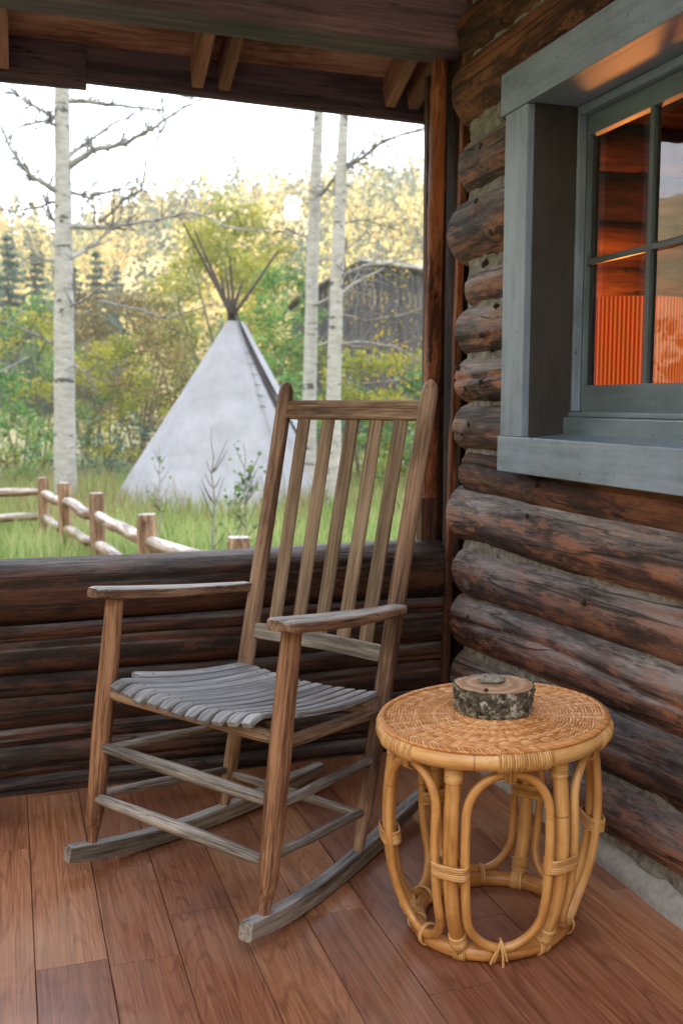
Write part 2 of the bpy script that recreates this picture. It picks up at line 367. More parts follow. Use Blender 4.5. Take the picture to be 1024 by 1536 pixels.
def m_ground():
    m,nt,b,out=newmat('meadow_ground');N=NT(nt);tc=N.n('TexCoord').outputs['Object']
    f=N.noise(tc,1.6,8,.7);g=N.noise(tc,.22,4,.6)
    c=N.ramp(f,[(.3,(.05,.075,.022)),(.5,(.11,.16,.045)),(.7,(.20,.22,.09))])
    c=N.mix(N.ramp(g,[(.5,0.0),(.62,1.0)]),c,(.25,.24,.13))
    sx=N.n('SeparateXYZ');N.l(tc,sx.inputs[0]);far=N.n('MapRange');far.inputs[1].default_value=30;far.inputs[2].default_value=60;N.l(sx.outputs[1],far.inputs[0])
    c=N.mix(far.outputs[0],c,(.42,.32,.15))
    N.l(c,b.inputs['Base Color']);b.inputs['Roughness'].default_value=.95;N.l(N.bump(f,.6,.05),b.inputs['Normal']);return m
M['ground']=m_ground()
def m_hill():
    m,nt,b,out=newmat('hill_ground');N=NT(nt);tc=N.n('TexCoord').outputs['Object']
    f=N.noise(tc,.12,8,.7)
    c=N.ramp(f,[(.3,(.22,.18,.08)),(.5,(.52,.40,.18)),(.7,(.72,.52,.26))])
    N.l(c,b.inputs['Base Color']);b.inputs['Roughness'].default_value=.95;return m
M['hill']=m_hill()
def m_glass():
    m,nt,b,out=newmat('window_glass');nt.nodes.remove(b);N=NT(nt)
    t=N.n('BsdfTransparent');g=N.n('BsdfGlossy');g.inputs['Roughness'].default_value=.0
    fr=N.n('Fresnel');fr.inputs[0].default_value=1.55
    wv=N.noise(N.n('TexCoord').outputs['Object'],5,2,.5);N.l(N.bump(wv,.05,.02),g.inputs['Normal'])
    f=N.math('ADD',N.math('MULTIPLY',fr.outputs[0],1.7),.03,clamp=True)
    mx=N.n('MixShader');N.l(f,mx.inputs[0]);N.l(t.outputs[0],mx.inputs[1]);N.l(g.outputs[0],mx.inputs[2]);N.l(mx.outputs[0],out.inputs[0]);return m
M['glass']=m_glass()
def m_shade():
    m,nt,b,out=newmat('pleated_lampshade');N=NT(nt)
    at_=N.n('Attribute',attribute_name='rnd').outputs['Fac']
    sx=N.n('SeparateXYZ');N.l(N.n('TexCoord').outputs['Object'],sx.inputs[0])
    c=N.ramp(at_,[(.0,(.30,.016,.002)),(.55,(.60,.055,.005)),(1.0,(1.0,.25,.04))])
    N.l(c,b.inputs['Base Color']);N.l(c,b.inputs['Emission Color']);b.inputs['Emission Strength'].default_value=.72;b.inputs['Roughness'].default_value=.8;return m
M['shade']=m_shade()
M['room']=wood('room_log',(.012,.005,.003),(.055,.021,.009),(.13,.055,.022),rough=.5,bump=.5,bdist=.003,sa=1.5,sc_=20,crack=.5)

M['ch_post']=wood('chair_post_wood',(.050,.026,.018),(.155,.085,.055),(.34,.22,.15),rough=.55,bump=.7,bdist=.0016,sa=3,sc_=110,crack=.3,var=.1,crack_scale=60,patch=.9)
M['ch_slat']=wood('chair_slat_wood',(.065,.042,.028),(.165,.112,.076),(.30,.22,.155),rough=.6,bump=.5,bdist=.0012,sa=2.5,sc_=130,crack=.1,var=.2,crack_scale=60,patch=.5)
M['ch_arm']=wood('chair_arm_wood',(.05,.028,.02),(.17,.09,.055),(.34,.21,.14),rough=.5,bump=.7,bdist=.0016,sa=3,sc_=100,crack=.4,grey=(.24,.22,.21),greyz=(.2,.7),var=.1,crack_scale=50,patch=.6)
M['ch_grey2']=wood('rocker_wood',(.05,.042,.038),(.15,.125,.11),(.32,.28,.25),rough=.55,bump=.7,bdist=.0018,sa=3,sc_=90,crack=.4,grey=(.24,.235,.235),greyz=(.4,.8),var=.1,crack_scale=50,patch=.6)
M['fence_p']=wood('fence_post_wood',(.10,.055,.03),(.27,.16,.10),(.46,.32,.22),rough=.8,bump=.6,bdist=.004,sa=1.5,sc_=26,crack=.7,grey=(.38,.35,.33),greyz=(.3,.9),var=.3)
M['barn_roof']=simple('barn_roof_dark',(.07,.065,.065),.8,3,.3,.2,.01)
M['paint_m']=paint('muntin_paint',(.085,.11,.13),.5,.3)
M['paint_sa']=paint('sash_paint',(.12,.165,.21),.5,.5)
# =================================================================== PORCH
def log(mb,p0,p1,r0,r1,seed,knots=4,side=180,round0=0,round1=0,n=64,step=.022,squash=1.0,rough=1.0,crack_amt=.012,crack_deg=None,zf=None):
    p0=Vector(p0);p1=Vector(p1);L=(p1-p0).length;N_=max(8,int(L/step));rs=random.Random(seed)
    path=[p0.lerp(p1,i/N_)+Vector((0,0,MN.noise(Vector((seed*3.1,i/N_*L*1.3,0)))*.012*rough)) for i in range(N_+1)]
    if zf: path=[Vector((p.x,p.y,zf(p.y)+p.z-p0.z)) for p in path]
    kn=[(rs.uniform(.05,L-.05),R(side+rs.uniform(-60,60)),rs.uniform(.010,.022)) for _ in range(knots)]
    th0=R(side+ (crack_deg if crack_deg is not None else rs.uniform(-35,35)))
    off=Vector((seed*7.3,seed*3.7,seed*1.9))
    def sec(i):
        t=i/N_;s=t*L;r=lerp(r0,r1,t)*(1+.05*MN.noise(Vector((s*1.7,seed,0))))
        k=1
        if round0 and s<round0: k=math.sqrt(max(0.0,1-((round0-s)/round0)**2))*.75+.25
        if round1 and L-s<round1: k=math.sqrt(max(0.0,1-((round1-(L-s))/round1)**2))*.75+.25
        o=[]
        ca=th0+.35*MN.noise(Vector((s*.9,seed,7)));cm=max(0,MN.noise(Vector((s*.8,seed,3)))+.25)
        for j in range(n):
            a=2*math.pi*j/n
            rr=r*(1+.045*rough*MN.noise(Vector((s*2.2,math.cos(a)*1.3+seed,math.sin(a)*1.3)))+.022*rough*MN.noise(Vector((s*5,math.cos(a)*5+seed,math.sin(a)*5)))+.010*rough*MN.noise(Vector((s*9,math.cos(a)*22+seed,math.sin(a)*22))))
            d=(a-ca+math.pi)%(2*math.pi)-math.pi
            rr-=crack_amt*min(1,cm*2)*math.exp(-(d*r/.006)**2)
            for ks,ka,kr in kn:
                dd=(a-ka+math.pi)%(2*math.pi)-math.pi; q=((s-ks)/(kr*1.6))**2+(dd*r/(kr*1.3))**2
                if q<4: rr+=.008*math.exp(-q)
            o.append((rr*k*math.cos(a),rr*k*math.sin(a)*squash))
        return o
    sweep(mb,path,sec,off=off,c=rs.random(),caps=True)
    # knot stubs
    fr=frames([p0,p1],Vector((0,0,1)))[0]
    mb.m=1
    for ks,ka,kr in kn:
        t=ks/L;r=lerp(r0,r1,t);c=p0.lerp(p1,t);d=fr[0]*math.cos(ka)+fr[1]*math.sin(ka)*squash
        b=c+d*(r-.006);h=rs.uniform(.010,.020);tw=Vector((rs.uniform(-.3,.3),rs.uniform(-.3,.3),rs.uniform(-.3,.3)))
        pts=[b,b+d*h*.6,b+(d+tw*.3)*h*1.1,b+(d+tw*.3)*(h*1.12)]
        rr=[kr*.75,kr*.55,kr*.42,kr*.1]
        sweep(mb,pts,lambda i:[(rr[i]*(1+.25*rs.uniform(-1,1))*math.cos(2*math.pi*k/10),rr[i]*(1+.25*rs.uniform(-1,1))*math.sin(2*math.pi*k/10)) for k in range(10)])
    mb.m=0

# ---- floor
fl=MB();rf=random.Random(3)
x=.0117-.1388*18;joints={}
while x<1.30:
    y=-1.2-rf.uniform(0,.6)
    while y<2.86:
        L=rf.choice([.42,.55,.7,.9,1.1,.62]);y1=min(y+L,2.86)
        if y1-y>.03:
            xr=min(x+.1388-.0016,1.305)
            sweep(fl,[(x+(xr-x)/2,y+.0008,-.01),(x+(xr-x)/2,y1-.0008,-.01)],lambda i:rrect(xr-x,.02,.0012,1),smooth=False,c=rf.random(),off=Vector((rf.uniform(0,40),rf.uniform(0,40),rf.uniform(0,40))))
        y=y1
    x+=.1388
floor=fl.build('porch_floor',M['floor']);tag(floor,kind='structure')
sb=MB();box(sb,-2.6,1.5,-1.8,2.95,-.9,-.022,r=.01);tag(sb.build('porch_foundation',M['concrete']),kind='structure')

# ---- log cabin wall
cab=wempty('log_cabin',(1.36,2.3,0))
tag(cab,'dark log cabin wall with grey mortar chinking and a blue grey framed window','log cabin')
ML=[M['log'],M['knot']];MU=[M['log_up'],M['knot']]
Y1=2.83;Y0=-.6
def wlog(zl,zr,rl,rr,seed,yl=Y1,y0=Y0,kn=5,mats=ML,xo=0,cr=None,rnd=.05):
    # zl at y=2.78, zr at y=1.68 ; log runs from yl down to y0
    z=lambda y:zl+(zr-zl)*((2.78-y)/1.1 if y>1.5 else 1.28/1.1+(1.5-y)*.15)
    rj=lambda y:rl+(rr-rl)*(2.78-y)/1.1
    y0z=max(y0,-.6)
    m=MB();L=yl-y0z
    # axis from the corner towards the camera; side angle: t=(0,-1,0),u=z -> a = t x u = (-1,0,0): the porch side is 0 deg
    kk=1.13 if zl<.8 else 1.09;rl,rr=rl*kk,rr*kk;log(m,(1.285+xo+rl,yl,z(yl)),(1.285+xo+rr,y0z,z(yl)),rl,rr,seed,knots=kn,side=0,round0=rnd,crack_deg=cr,squash=1.06,zf=z,step=.016,n=72)
    return m.build('log',mats,cab)
wlog(2.36,2.37,.09,.09,31,yl=2.80,kn=3,mats=MU,xo=.03)
wlog(2.19,2.20,.085,.085,32,yl=2.86,kn=4,mats=MU,xo=.01)
wlog(2.015,2.03,.093,.085,33,yl=2.85,kn=4,mats=MU,xo=-.012)
wlog(1.80,1.80,.078,.075,34,y0=2.44,kn=2,yl=2.82)
wlog(1.613,1.615,.089,.085,35,y0=2.44,kn=2,yl=2.86,xo=-.015)
wlog(1.443,1.445,.052,.05,36,y0=2.44,kn=1,yl=2.79,xo=.012)
wlog(1.312,1.312,.067,.064,37,y0=2.44,kn=3,yl=2.83)
wlog(1.17,1.172,.066,.062,38,y0=2.44,kn=4,yl=2.83)
wlog(1.026,1.03,.067,.062,39,y0=2.44,kn=2,yl=2.84)
wlog(.889,.868,.064,.060,40,kn=9,yl=2.80,xo=.004,mats=MU)
wlog(.758,.765,.080,.084,41,kn=8,yl=2.86,cr=30,xo=-.010)
wlog(.585,.615,.066,.070,42,kn=8,yl=2.83)
wlog(.424,.480,.082,.072,43,kn=8,yl=2.84,xo=-.004)
wlog(.235,.325,.085,.082,44,kn=6,yl=2.84)
wlog(.085,.165,.080,.072,48,kn=4,yl=2.84,xo=.004)
# right of the window (towards and behind the camera)
for i,(z,r) in enumerate([(1.80,.078),(1.63,.08),(1.46,.075),(1.31,.07),(1.165,.066),(1.025,.067)]):
    wlog(z,z,r,r,60+i,yl=1.29,y0=-.6,kn=4,rnd=0)
# chinking between the logs: lumpy mortar sheet
ck=MB()
def ckpatch(y0,y1,z0,z1,st=.013):
    ny=max(2,int((y1-y0)/st));nz=max(2,int((z1-z0)/st));vs=[];gs=[];fs=[]
    for i in range(ny+1):
        for j in range(nz+1):
            y=lerp(y0,y1,i/ny);z=lerp(z0,z1,j/nz);p=Vector((y*3.2,z*9,1))
            x=1.319+.010*MN.noise(p)+.009*MN.noise(p*3.3)+.007*MN.noise(Vector((y*34,z*40,2)))
            x+=.035*max(0,(y-2.74)/.09)**2 if y>2.74 else 0
            vs.append(Vector((x,y,z)));gs.append(Vector((y,z,0)))
    for i in range(ny):
        for j in range(nz):
            a=i*(nz+1)+j;fs.append((a,a+1,a+nz+2,a+nz+1))
    ck.add(vs,fs,gs,True,.5)
ckpatch(-.6,2.83,.06,.93);ckpatch(2.42,2.83,.93,1.93);ckpatch(-.6,2.83,1.93,2.42);ckpatch(-.6,1.30,.93,1.93,.03)
ck.build('chinking',M['chink'],cab)
# concrete footing strip
fo=MB();vs=[];gs=[];fs=[]
NY=260
prof=[(1.299,-.004),(1.302,.018),(1.322,.040),(1.345,.058),(1.375,.066),(1.42,.066)]
for i in range(NY+1):
    y=lerp(-.6,2.86,i/NY)
    for k,(px,pz) in enumerate(prof):
        w=.010*MN.noise(Vector((y*6,k*1.7,0)))+.005*MN.noise(Vector((y*19,k*1.7,4)))
        vs.append(Vector((px+(w if k else w*.5),y,pz+(w*.9 if k else 0)+.018*(2.78-y)/1.1*(k>0))));gs.append(Vector((y,px,pz)))
for i in range(NY):
    for k in range(len(prof)-1):
        a=i*len(prof)+k;fs.append((a,a+len(prof),a+len(prof)+1,a+1))
fo.add(vs,fs,gs,True,.5);fo.build('footing',M['concrete'],cab)
# dark backing behind the log ends, put in to fill the dark corner gap
m=MB();box(m,1.345,1.50,2.87,3.0,-.3,2.4,grain='z',r=.004);m.build('added_corner_backing',M['log_dark'],cab)
m=MB();box(m,1.305,1.50,3.062,3.09,.0,2.14,grain='z',r=.004);m.build('added_corner_backing',M['log_dark'],cab)  # added dark backing that closes the bright slit beside the post
# outer shell of the cabin (hidden room walls)
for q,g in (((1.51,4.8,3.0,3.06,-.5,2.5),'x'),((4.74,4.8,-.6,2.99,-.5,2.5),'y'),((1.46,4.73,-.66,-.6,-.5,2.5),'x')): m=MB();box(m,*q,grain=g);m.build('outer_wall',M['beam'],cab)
m=MB();box(m,1.50,4.73,-.59,2.99,2.44,2.49);m.build('ceiling',M['plaster'],cab)
m=MB();box(m,1.50,4.73,-.59,2.99,-.06,-.01);m.build('room_floor',M['plaster'],cab)
m=MB()
for q in ((-.59,2.99,-.0,1.02),(-.59,2.99,1.87,2.43),(2.36,2.99,1.022,1.868),(-.59,1.37,1.022,1.868)): m=MB();box(m,1.462,1.50,*q);m.build('inner_lining',M['room'],cab)
for i in range(16):      # inner logs of the end wall
    m=MB();z=.08+i*.155;log(m,(1.5,3.02,z),(4.7,3.02,z),.088,.088,80+i,knots=2,side=0,n=28,step=.06,rough=.8)
    m.build('inner_log',[M['room'],M['knot']],cab)
# ---- window
def cas(): 
    m=MB()
    box(m,1.262,1.283,2.320,2.440,1.012,1.848,grain='z',r=.003)
    box(m,1.262,1.283,1.276,1.400,1.012,1.848,grain='z',r=.003)
    box(m,1.258,1.283,1.262,2.458,1.850,1.956,r=.003)
    box(m,1.258,1.283,1.266,2.446,.915,1.010,r=.003)
    return m
win=cas().build('window',M['paint'],cab)
for a,b in ((2.3215,2.356),(1.378,1.398)):
    m=MB();box(m,1.2835,1.47,a,b,1.0,1.87,grain='z');m.build('jamb',M['paint_d'],win)
m=MB();box(m,1.2835,1.47,1.40,2.3205,1.852,1.872);m.build('head_jamb',M['paint'],win)
m=MB()
bar(m,(1.335,1.40,1.002),(1.335,2.3205,1.002),.14,.022,r=.004,up=Vector((-.10,0,1)))
box(m,1.385,1.47,1.40,2.3205,1.012,1.062,r=.004);box(m,1.40,1.47,1.40,2.3205,1.0625,1.076,r=.003)
m.build('sill',M['paint_s'],win)
for a,b in ((2.309,2.3205),(1.402,1.424)): m=MB();box(m,1.405,1.428,a,b,1.078,1.850,grain='z');m.build('stop_moulding',M['paint'],win)
m=MB();box(m,1.405,1.428,1.425,2.308,1.829,1.850)
m.build('stop_moulding',M['paint'],win)
m=MB()
box(m,1.430,1.458,2.307,2.3205,1.078,1.850,grain='z');box(m,1.430,1.458,1.402,1.452,1.078,1.850,grain='z')
box(m,1.4305,1.4575,1.453,2.306,1.780,1.850);box(m,1.4305,1.4575,1.453,2.306,1.073,1.145)
sash=m.build('sash',M['paint_sa'],win)
m=MB()
for y in (2.030,1.752): m=MB();box(m,1.434,1.455,y+.005,y+.021,1.146,1.779,grain='z');m.build('muntin',M['paint_m'],win)
for a,b in ((2.052,2.306),(1.774,2.034),(1.453,1.756)): m=MB();box(m,1.436,1.453,a,b,1.455,1.470);m.build('muntin',M['paint_m'],win)
for a,b in ((2.052,2.306),(1.774,2.034),(1.453,1.756)):
    for c,d in ((1.146,1.451),(1.473,1.779)):
        m=MB();m.add([Vector((1.445,a,c)),Vector((1.445,b,c)),Vector((1.445,b,d)),Vector((1.445,a,d))],[(3,2,1,0)],[Vector((0,0,0))]*4,False);m.build('pane',M['glass'],win)
# ---- lamp
lp=empty('floor_lamp',(1.80,2.665,0));tag(lp,'lit lamp with ribbed orange pleated shade standing inside behind the window','lamp')
m=MB();NP=96;RS=.185;vs=[];gs=[];cc=[];fs=[]
for i in range(NP*4):
    a=2*math.pi*i/(NP*4);k=[0,.5,1,.5][i%4];r=RS+.005*k
    for z in (1.02,1.405): vs.append(Vector((r*math.cos(a),r*math.sin(a),z)));gs.append(Vector((z,a,0)));cc.append([.0,.55,1,.55][i%4])
n4=NP*4
for i in range(n4): fs.append((2*i,2*((i+1)%n4),2*((i+1)%n4)+1,2*i+1))
m.add(vs,fs,gs,True,cc);m.build('lamp_shade',M['shade'],lp)
m=MB();tube(m,[(0,0,.02),(0,0,1.2)],.012);tube(m,[(0,0,0),(0,0,.02)],.14,32);m.build('stand',M['metal'],lp)
m=MB();tube(m,[(0,0,1.2),(0,0,1.23),(0,0,1.28),(0,0,1.30)],[.012,.03,.03,.005]);m.build('bulb',M['white'],lp)
pl_=bpy.data.lights.new('lamp_light','POINT');pl_.energy=14;pl_.color=(1.0,.36,.08);pl_.shadow_soft_size=.05
plo=bpy.data.objects.new('lamp_light',pl_);COL.objects.link(plo);plo.location=(1.80,2.665,1.42)

# ---- low log wall
lw=wempty('low_log_wall',(-.5,2.95,0));tag(lw,'low porch wall of stacked dark stained logs behind the rocking chair','log wall')
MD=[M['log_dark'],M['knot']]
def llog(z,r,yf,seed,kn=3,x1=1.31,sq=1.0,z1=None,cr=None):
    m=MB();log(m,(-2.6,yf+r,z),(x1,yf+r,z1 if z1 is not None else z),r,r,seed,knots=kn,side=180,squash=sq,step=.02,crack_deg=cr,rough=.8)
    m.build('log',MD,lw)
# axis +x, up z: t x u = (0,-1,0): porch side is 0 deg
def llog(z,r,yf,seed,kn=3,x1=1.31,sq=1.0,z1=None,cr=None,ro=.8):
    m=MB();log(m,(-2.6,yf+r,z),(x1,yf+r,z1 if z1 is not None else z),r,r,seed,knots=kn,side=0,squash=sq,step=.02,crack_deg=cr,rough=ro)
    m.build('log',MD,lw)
llog(.562,.094,2.865,101,kn=5,cr=25)
llog(.456,.024,2.880,102,kn=0,ro=1.6)
llog(.385,.056,2.868,103,kn=3)
llog(.302,.032,2.872,104,kn=1,ro=1.4)
llog(.222,.056,2.874,105,kn=3)
llog(.148,.026,2.878,106,kn=0,ro=1.6)
llog(.083,.052,2.862,107,kn=3)
llog(.012,.034,2.846,108,kn=1,ro=1.3)
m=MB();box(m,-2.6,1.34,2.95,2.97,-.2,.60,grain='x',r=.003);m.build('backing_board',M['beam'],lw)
for (x,z0,z1,w) in ((.70,.60,.655,.006),(.704,.545,.60,.004)):
    m=MB();pts=[]
    for i in range(9):
        z=lerp(z0,z1,i/8);dz=z-.562;yy=2.959-math.sqrt(max(0,.094**2-dz*dz))-.0045;pts.append(Vector((x+.004*MN.noise(Vector((i*.6,x,z))),yy,z)))
    tube(m,pts,[w*(.4+.8*abs(MN.noise(Vector((i*.9,x*5,1))))) for i in range(9)],7);m.build('white_streak',M['white'],lw)
# ---- post and trim strip
po=wempty('porch_post',(1.29,2.98,.67));tag(po,'rough hewn red brown post standing on the low log wall in the corner','post')
m=MB();path=[];n=70
for i in range(n+1):
    t=i/n;path.append(Vector((lerp(1.281,1.307,t)+.004*MN.noise(Vector((t*9,0,0))),2.972,lerp(.655,2.19,t))))
def psec(i):
    o=[]
    for k,(a,b) in enumerate(rrect(.046,.040,.008,3)):
        z=path[i].z;d=1+.16*MN.noise(Vector((z*7,k*.9,2)))+.12*MN.noise(Vector((z*25,k*1.9,5)));o.append((a*d,b*d))
    return o
# up along -y so that 'a' is x
sweep(m,path,psec,up=Vector((0,-1,0)),smooth=True);m.build('shaft',M['post'],po)
m=MB();
def psec2(i): return [(a*(1.16+.1*MN.noise(Vector((i*.4,k,8)))),b*1.06) for k,(a,b) in enumerate(rrect(.054,.046,.008,3))]
sweep(m,[Vector((1.279,2.970,.652+.013*i)) for i in range(12)],psec2,up=Vector((0,-1,0)));m.build('foot_block',M['log_dark'],po)
m=MB();bar(m,(1.302,2.848,.60),(1.343,2.848,2.2),.021,.024,up=Vector((0,-1,0)),r=.002,seg=30,wob=.004)
tr=m.build('trim_strip',M['post']);m=MB();bar(m,(1.288,2.849,.02),(1.302,2.849,.598),.021,.024,up=Vector((0,-1,0)),r=.002);m.build('lower_strip',M['log_dark'],tr);tag(tr,'narrow red brown wooden strip running up the corner beside the log ends','trim strip')

# ---- porch roof
rf_=wempty('porch_roof',(0,2.9,2.2));tag(rf_,'dark underside of the porch roof with heavy beam and paired rafters','roof')
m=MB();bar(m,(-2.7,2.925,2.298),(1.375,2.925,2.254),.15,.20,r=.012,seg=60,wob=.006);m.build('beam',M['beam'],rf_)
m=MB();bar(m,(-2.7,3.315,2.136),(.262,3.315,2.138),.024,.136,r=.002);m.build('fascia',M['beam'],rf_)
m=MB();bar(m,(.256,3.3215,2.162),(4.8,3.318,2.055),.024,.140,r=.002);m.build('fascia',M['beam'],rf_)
SL=math.tan(R(24))
zu=lambda y:2.086+(3.30-y)*SL        # underside of the rafters
for xx in (-1.94,-1.85,-1.28,-1.19,-.645,-.56,.017-.09,.017,.605,.692,1.262,1.348):
    m=MB();y0=.9;bar(m,(xx,3.300,zu(3.30)+.052/math.cos(R(24))),(xx,y0,zu(y0)+.052/math.cos(R(24))),.036,.10,r=.002,up=Vector((0,SL,1)).normalized());m.build('rafter',M['rafter'],rf_)
m=MB();k=0;y=3.345
while y>.9:
    w=.135;zc=zu(y-w/2)+.108/math.cos(R(24))+.012
    bar(m,(-2.7,y-w/2,zc),(4.85,y-w/2,zc),w*1.09,.02,r=.001,up=Vector((0,SL,1)).normalized());y-=w+.002
m.build('roof_board',M['deck'],rf_)
m=MB();bar(m,(.77,3.15,2.262),(1.235,3.15,2.262),.02,.001,r=.0002) if False else None

# =================================================================== ROCKING CHAIR
ch=empty('rocking_chair',(.4898,2.2243,0),R(-55.967));tag(ch,'weathered wooden slat rocking chair with high back and curved rockers','rocking chair')
def pl_leg(z): t=(z-.065)/(.645-.065);return lerp(-.226,-.136,t)      # front leg y
def pl_post(z): t=(z-.041)/(1.155-.041);return lerp(.165,.444,t)
def px_post(z): t=(z-.041)/(1.155-.041);return lerp(.220,.233,t)
for s in (-1,1):
    m=MB();rod(m,(s*.273,pl_leg(.05),.05),(s*.275,pl_leg(.646),.646),[(0,.0115),(.035,.0125),(.16,.0215),(.45,.0245),(.75,.0235),(1,.0215)],n=20,seg=40,wob=.002);m.build('leg',M['ch_brown'],ch)
for s in (-1,1):
    m=MB();rod(m,(s*.2195,pl_post(.03),.03),(s*px_post(1.157),pl_post(1.157),1.157),[(0,.011),(.03,.013),(.11,.0195),(.35,.0225),(.7,.0215),(.965,.0210),(.985,.0185),(.996,.012),(1,.003)],n=20,seg=110,wob=.002);m.build('back_post',M['ch_post'],ch)
# rockers
def rk(s):
    m=MB();path=[];n=44
    for i in range(n+1):
        y=lerp(-.290,.508,i/n);d=y-.06;z=.0235+(.30 if d<0 else .175)*d*d
        if y>.42: z-=.0
        x=lerp(.281,.172,i/n);path.append(Vector((s*x,y,z)))
    def sec(i):
        t=i/n;h=.041;w=.031
        if t>.85:h=lerp(.041,.024,(t-.85)/.15)
        if t<.04:h=.036+.005*t/.04
        return rrect(w,h,.004,2)
    sweep(m,path,sec,up=Vector((0,0,1)),smooth=False);return m
for s in (-1,1): rk(s).build('rocker',M['ch_grey2'],ch)
# rungs
def rung(p0,p1,r,mat='ch_grey'):
    m=MB();rod(m,p0,p1,[(0,r*.72),(.06,r*.9),(.5,r*1.08),(.94,r*.9),(1,r*.72)],n=14,seg=24,wob=.002);m.build('rung',M[mat],ch)
rung((-.268,pl_leg(.294)-.004,.294),(.268,pl_leg(.294)-.004,.294),.0150)
rung((-.268,pl_leg(.174)-.004,.174),(.268,pl_leg(.174)-.004,.174),.0145)
for s in (-1,1):
    rung((s*.272,pl_leg(.285),.283),(s*.222,pl_post(.252),.252),.0110)
    rung((s*.272,pl_leg(.183),.180),(s*.2205,pl_post(.134),.134),.0112)
rung((-.212,pl_post(.122),.124),(.212,pl_post(.122),.124),.0115)
rung((-.212,pl_post(.25),.235),(.212,pl_post(.25),.235),.0115) if False else None
# seat rails
def rail(p0,p1,r):
    m=MB();rod(m,p0,p1,[(0,r*.85),(.1,r),(.9,r),(1,r*.85)],n=14,seg=16,wob=.002);m.build('seat_rail',M['ch_mid'],ch)
rail((-.266,pl_leg(.418)+.006,.416),(.266,pl_leg(.418)+.006,.416),.0155)
rail((-.215,pl_post(.372),.372),(.215,pl_post(.372),.372),.0150)
for s in (-1,1): rail((s*.268,pl_leg(.40),.405),(s*.220,pl_post(.372),.365),.0145)
# curved cross boards carrying the slats
def zs(x,y):
    """top surface of the seat"""
    t=(y+.175)/(.245+.175)
    z=lerp(.471,.419,t)-.012*math.sin(math.pi*min(1,max(0,t)))
    z-=.026*(1-(x/.262)**2)*(1-.25*t)
    e=y+.204
    if e<.045: z-=.017*((.045-e)/.045)**2
    return z
for yy in (-.118,.20):
    m=MB();path=[Vector((lerp(-.235,.235,i/14),yy,zs(lerp(-.235,.235,i/14),yy)-.026)) for i in range(15)];sweep(m,path,lambda i:rrect(.045,.026,.002,1),up=Vector((0,0,1)),smooth=False);m.build('seat_support',M['ch_mid'],ch)
NS=13;rs=random.Random(5)
for k in range(NS):
    u=(k+.5)/NS*2-1
    y0=-.204 if 0<k<NS-1 else -.105
    y0+=rs.uniform(-.003,.003);y1=.245+rs.uniform(-.003,.003)
    path=[];n=26
    for i in range(n+1):
        y=lerp(y0,y1,i/n);hw=lerp(.270,.226,i/n);x=u*hw;path.append(Vector((x,y,zs(x,y)-.006)))
    def sec(i):
        w=2*lerp(.270,.226,i/n)/NS-.0058
        e=min(i,n-i)/n
        if i==0:w*=.72
        elif i==1:w*=.93
        if i==n:w*=.9
        tl=-.19*u/1.0*.5
        return [(a,b+a*tl*0) for a,b in rrect(w,.0115,.0022,2)]
    m=MB();x0=path[n//2].x;slope=.024*2*x0/.0625
    sweep(m,path,sec,up=Vector((-slope,0,1)).normalized(),smooth=True)
    m.m=1
    for yy in (y0+.052,y1-.035):
        p=Vector((u*lerp(.270,.226,(yy-y0)/(y1-y0)),yy,0));p.z=zs(p.x,yy);tube(m,[p-Vector((0,0,.003)),p+Vector((0,0,.0004))],.0030,8)
    m.m=0
    m.build('seat_slat',[M['ch_seat'],M['metal']],ch)
# back rails
def brail(z0,z1,hw,mat,th=.019,bow=.012):
    m=MB();path=[];z=(z0+z1)/2;n=16
    for i in range(n+1):
        q=i/n*2-1;path.append(Vector((q*hw,pl_post(z)+bow*(1-q*q)+.000,z)))
    sweep(m,path,lambda i:rrect(th,z1-z0-(.004 if i in (0,n) else 0),.004,2),up=Vector((0,.245,1)).normalized(),smooth=False);m.build('back_rail',M[mat],ch)
brail(1.055,1.106,.222,'ch_mid');brail(.474,.516,.214,'ch_grey')
for k in range(5):
    q=(k-2)/2.5
    xt=q*.197;xb=q*.186
    m=MB();zt,zb=1.066,.470 if k<0 else .500;path=[];n=20
    for i in range(n+1):
        z=lerp(zb,zt,i/n);x=lerp(xb,xt,i/n);path.append(Vector((x,pl_post(z)+.012*(1-q*q)*1.0+.002,z)))
    sweep(m,path,lambda i:rrect(.040,.0095,.002,1),up=Vector((0,-1,.2)).normalized(),smooth=False)
    m.build('back_slat',M['ch_slat'],ch)
# arms
def arm(s):
    m=MB();n=40;path=[];y0,y1=-.197,.292
    for i in range(n+1):
        t=i/n;y=lerp(y0,y1,t);x=lerp(.282,.247,t**1.5);z=lerp(.660,.607,t)-.004*math.sin(math.pi*t);path.append(Vector((s*x,y,z)))
    def sec(i):
        t=i/n
        w=.075-.004*t
        if t>.5:w=lerp(.073,.040,((t-.5)/.5)**.8)
        e=t*(y1-y0)
        if e<.03:w*=math.sqrt(max(.25,1-((.03-e)/.03)**2*.75))
        h=.025 if t>.03 else .021
        return rrect(w,h,.006,3)
    sweep(m,path,sec,up=Vector((0,0,1)),smooth=True);return m
for s in (-1,1): arm(s).build('armrest',M['ch_arm'],ch)

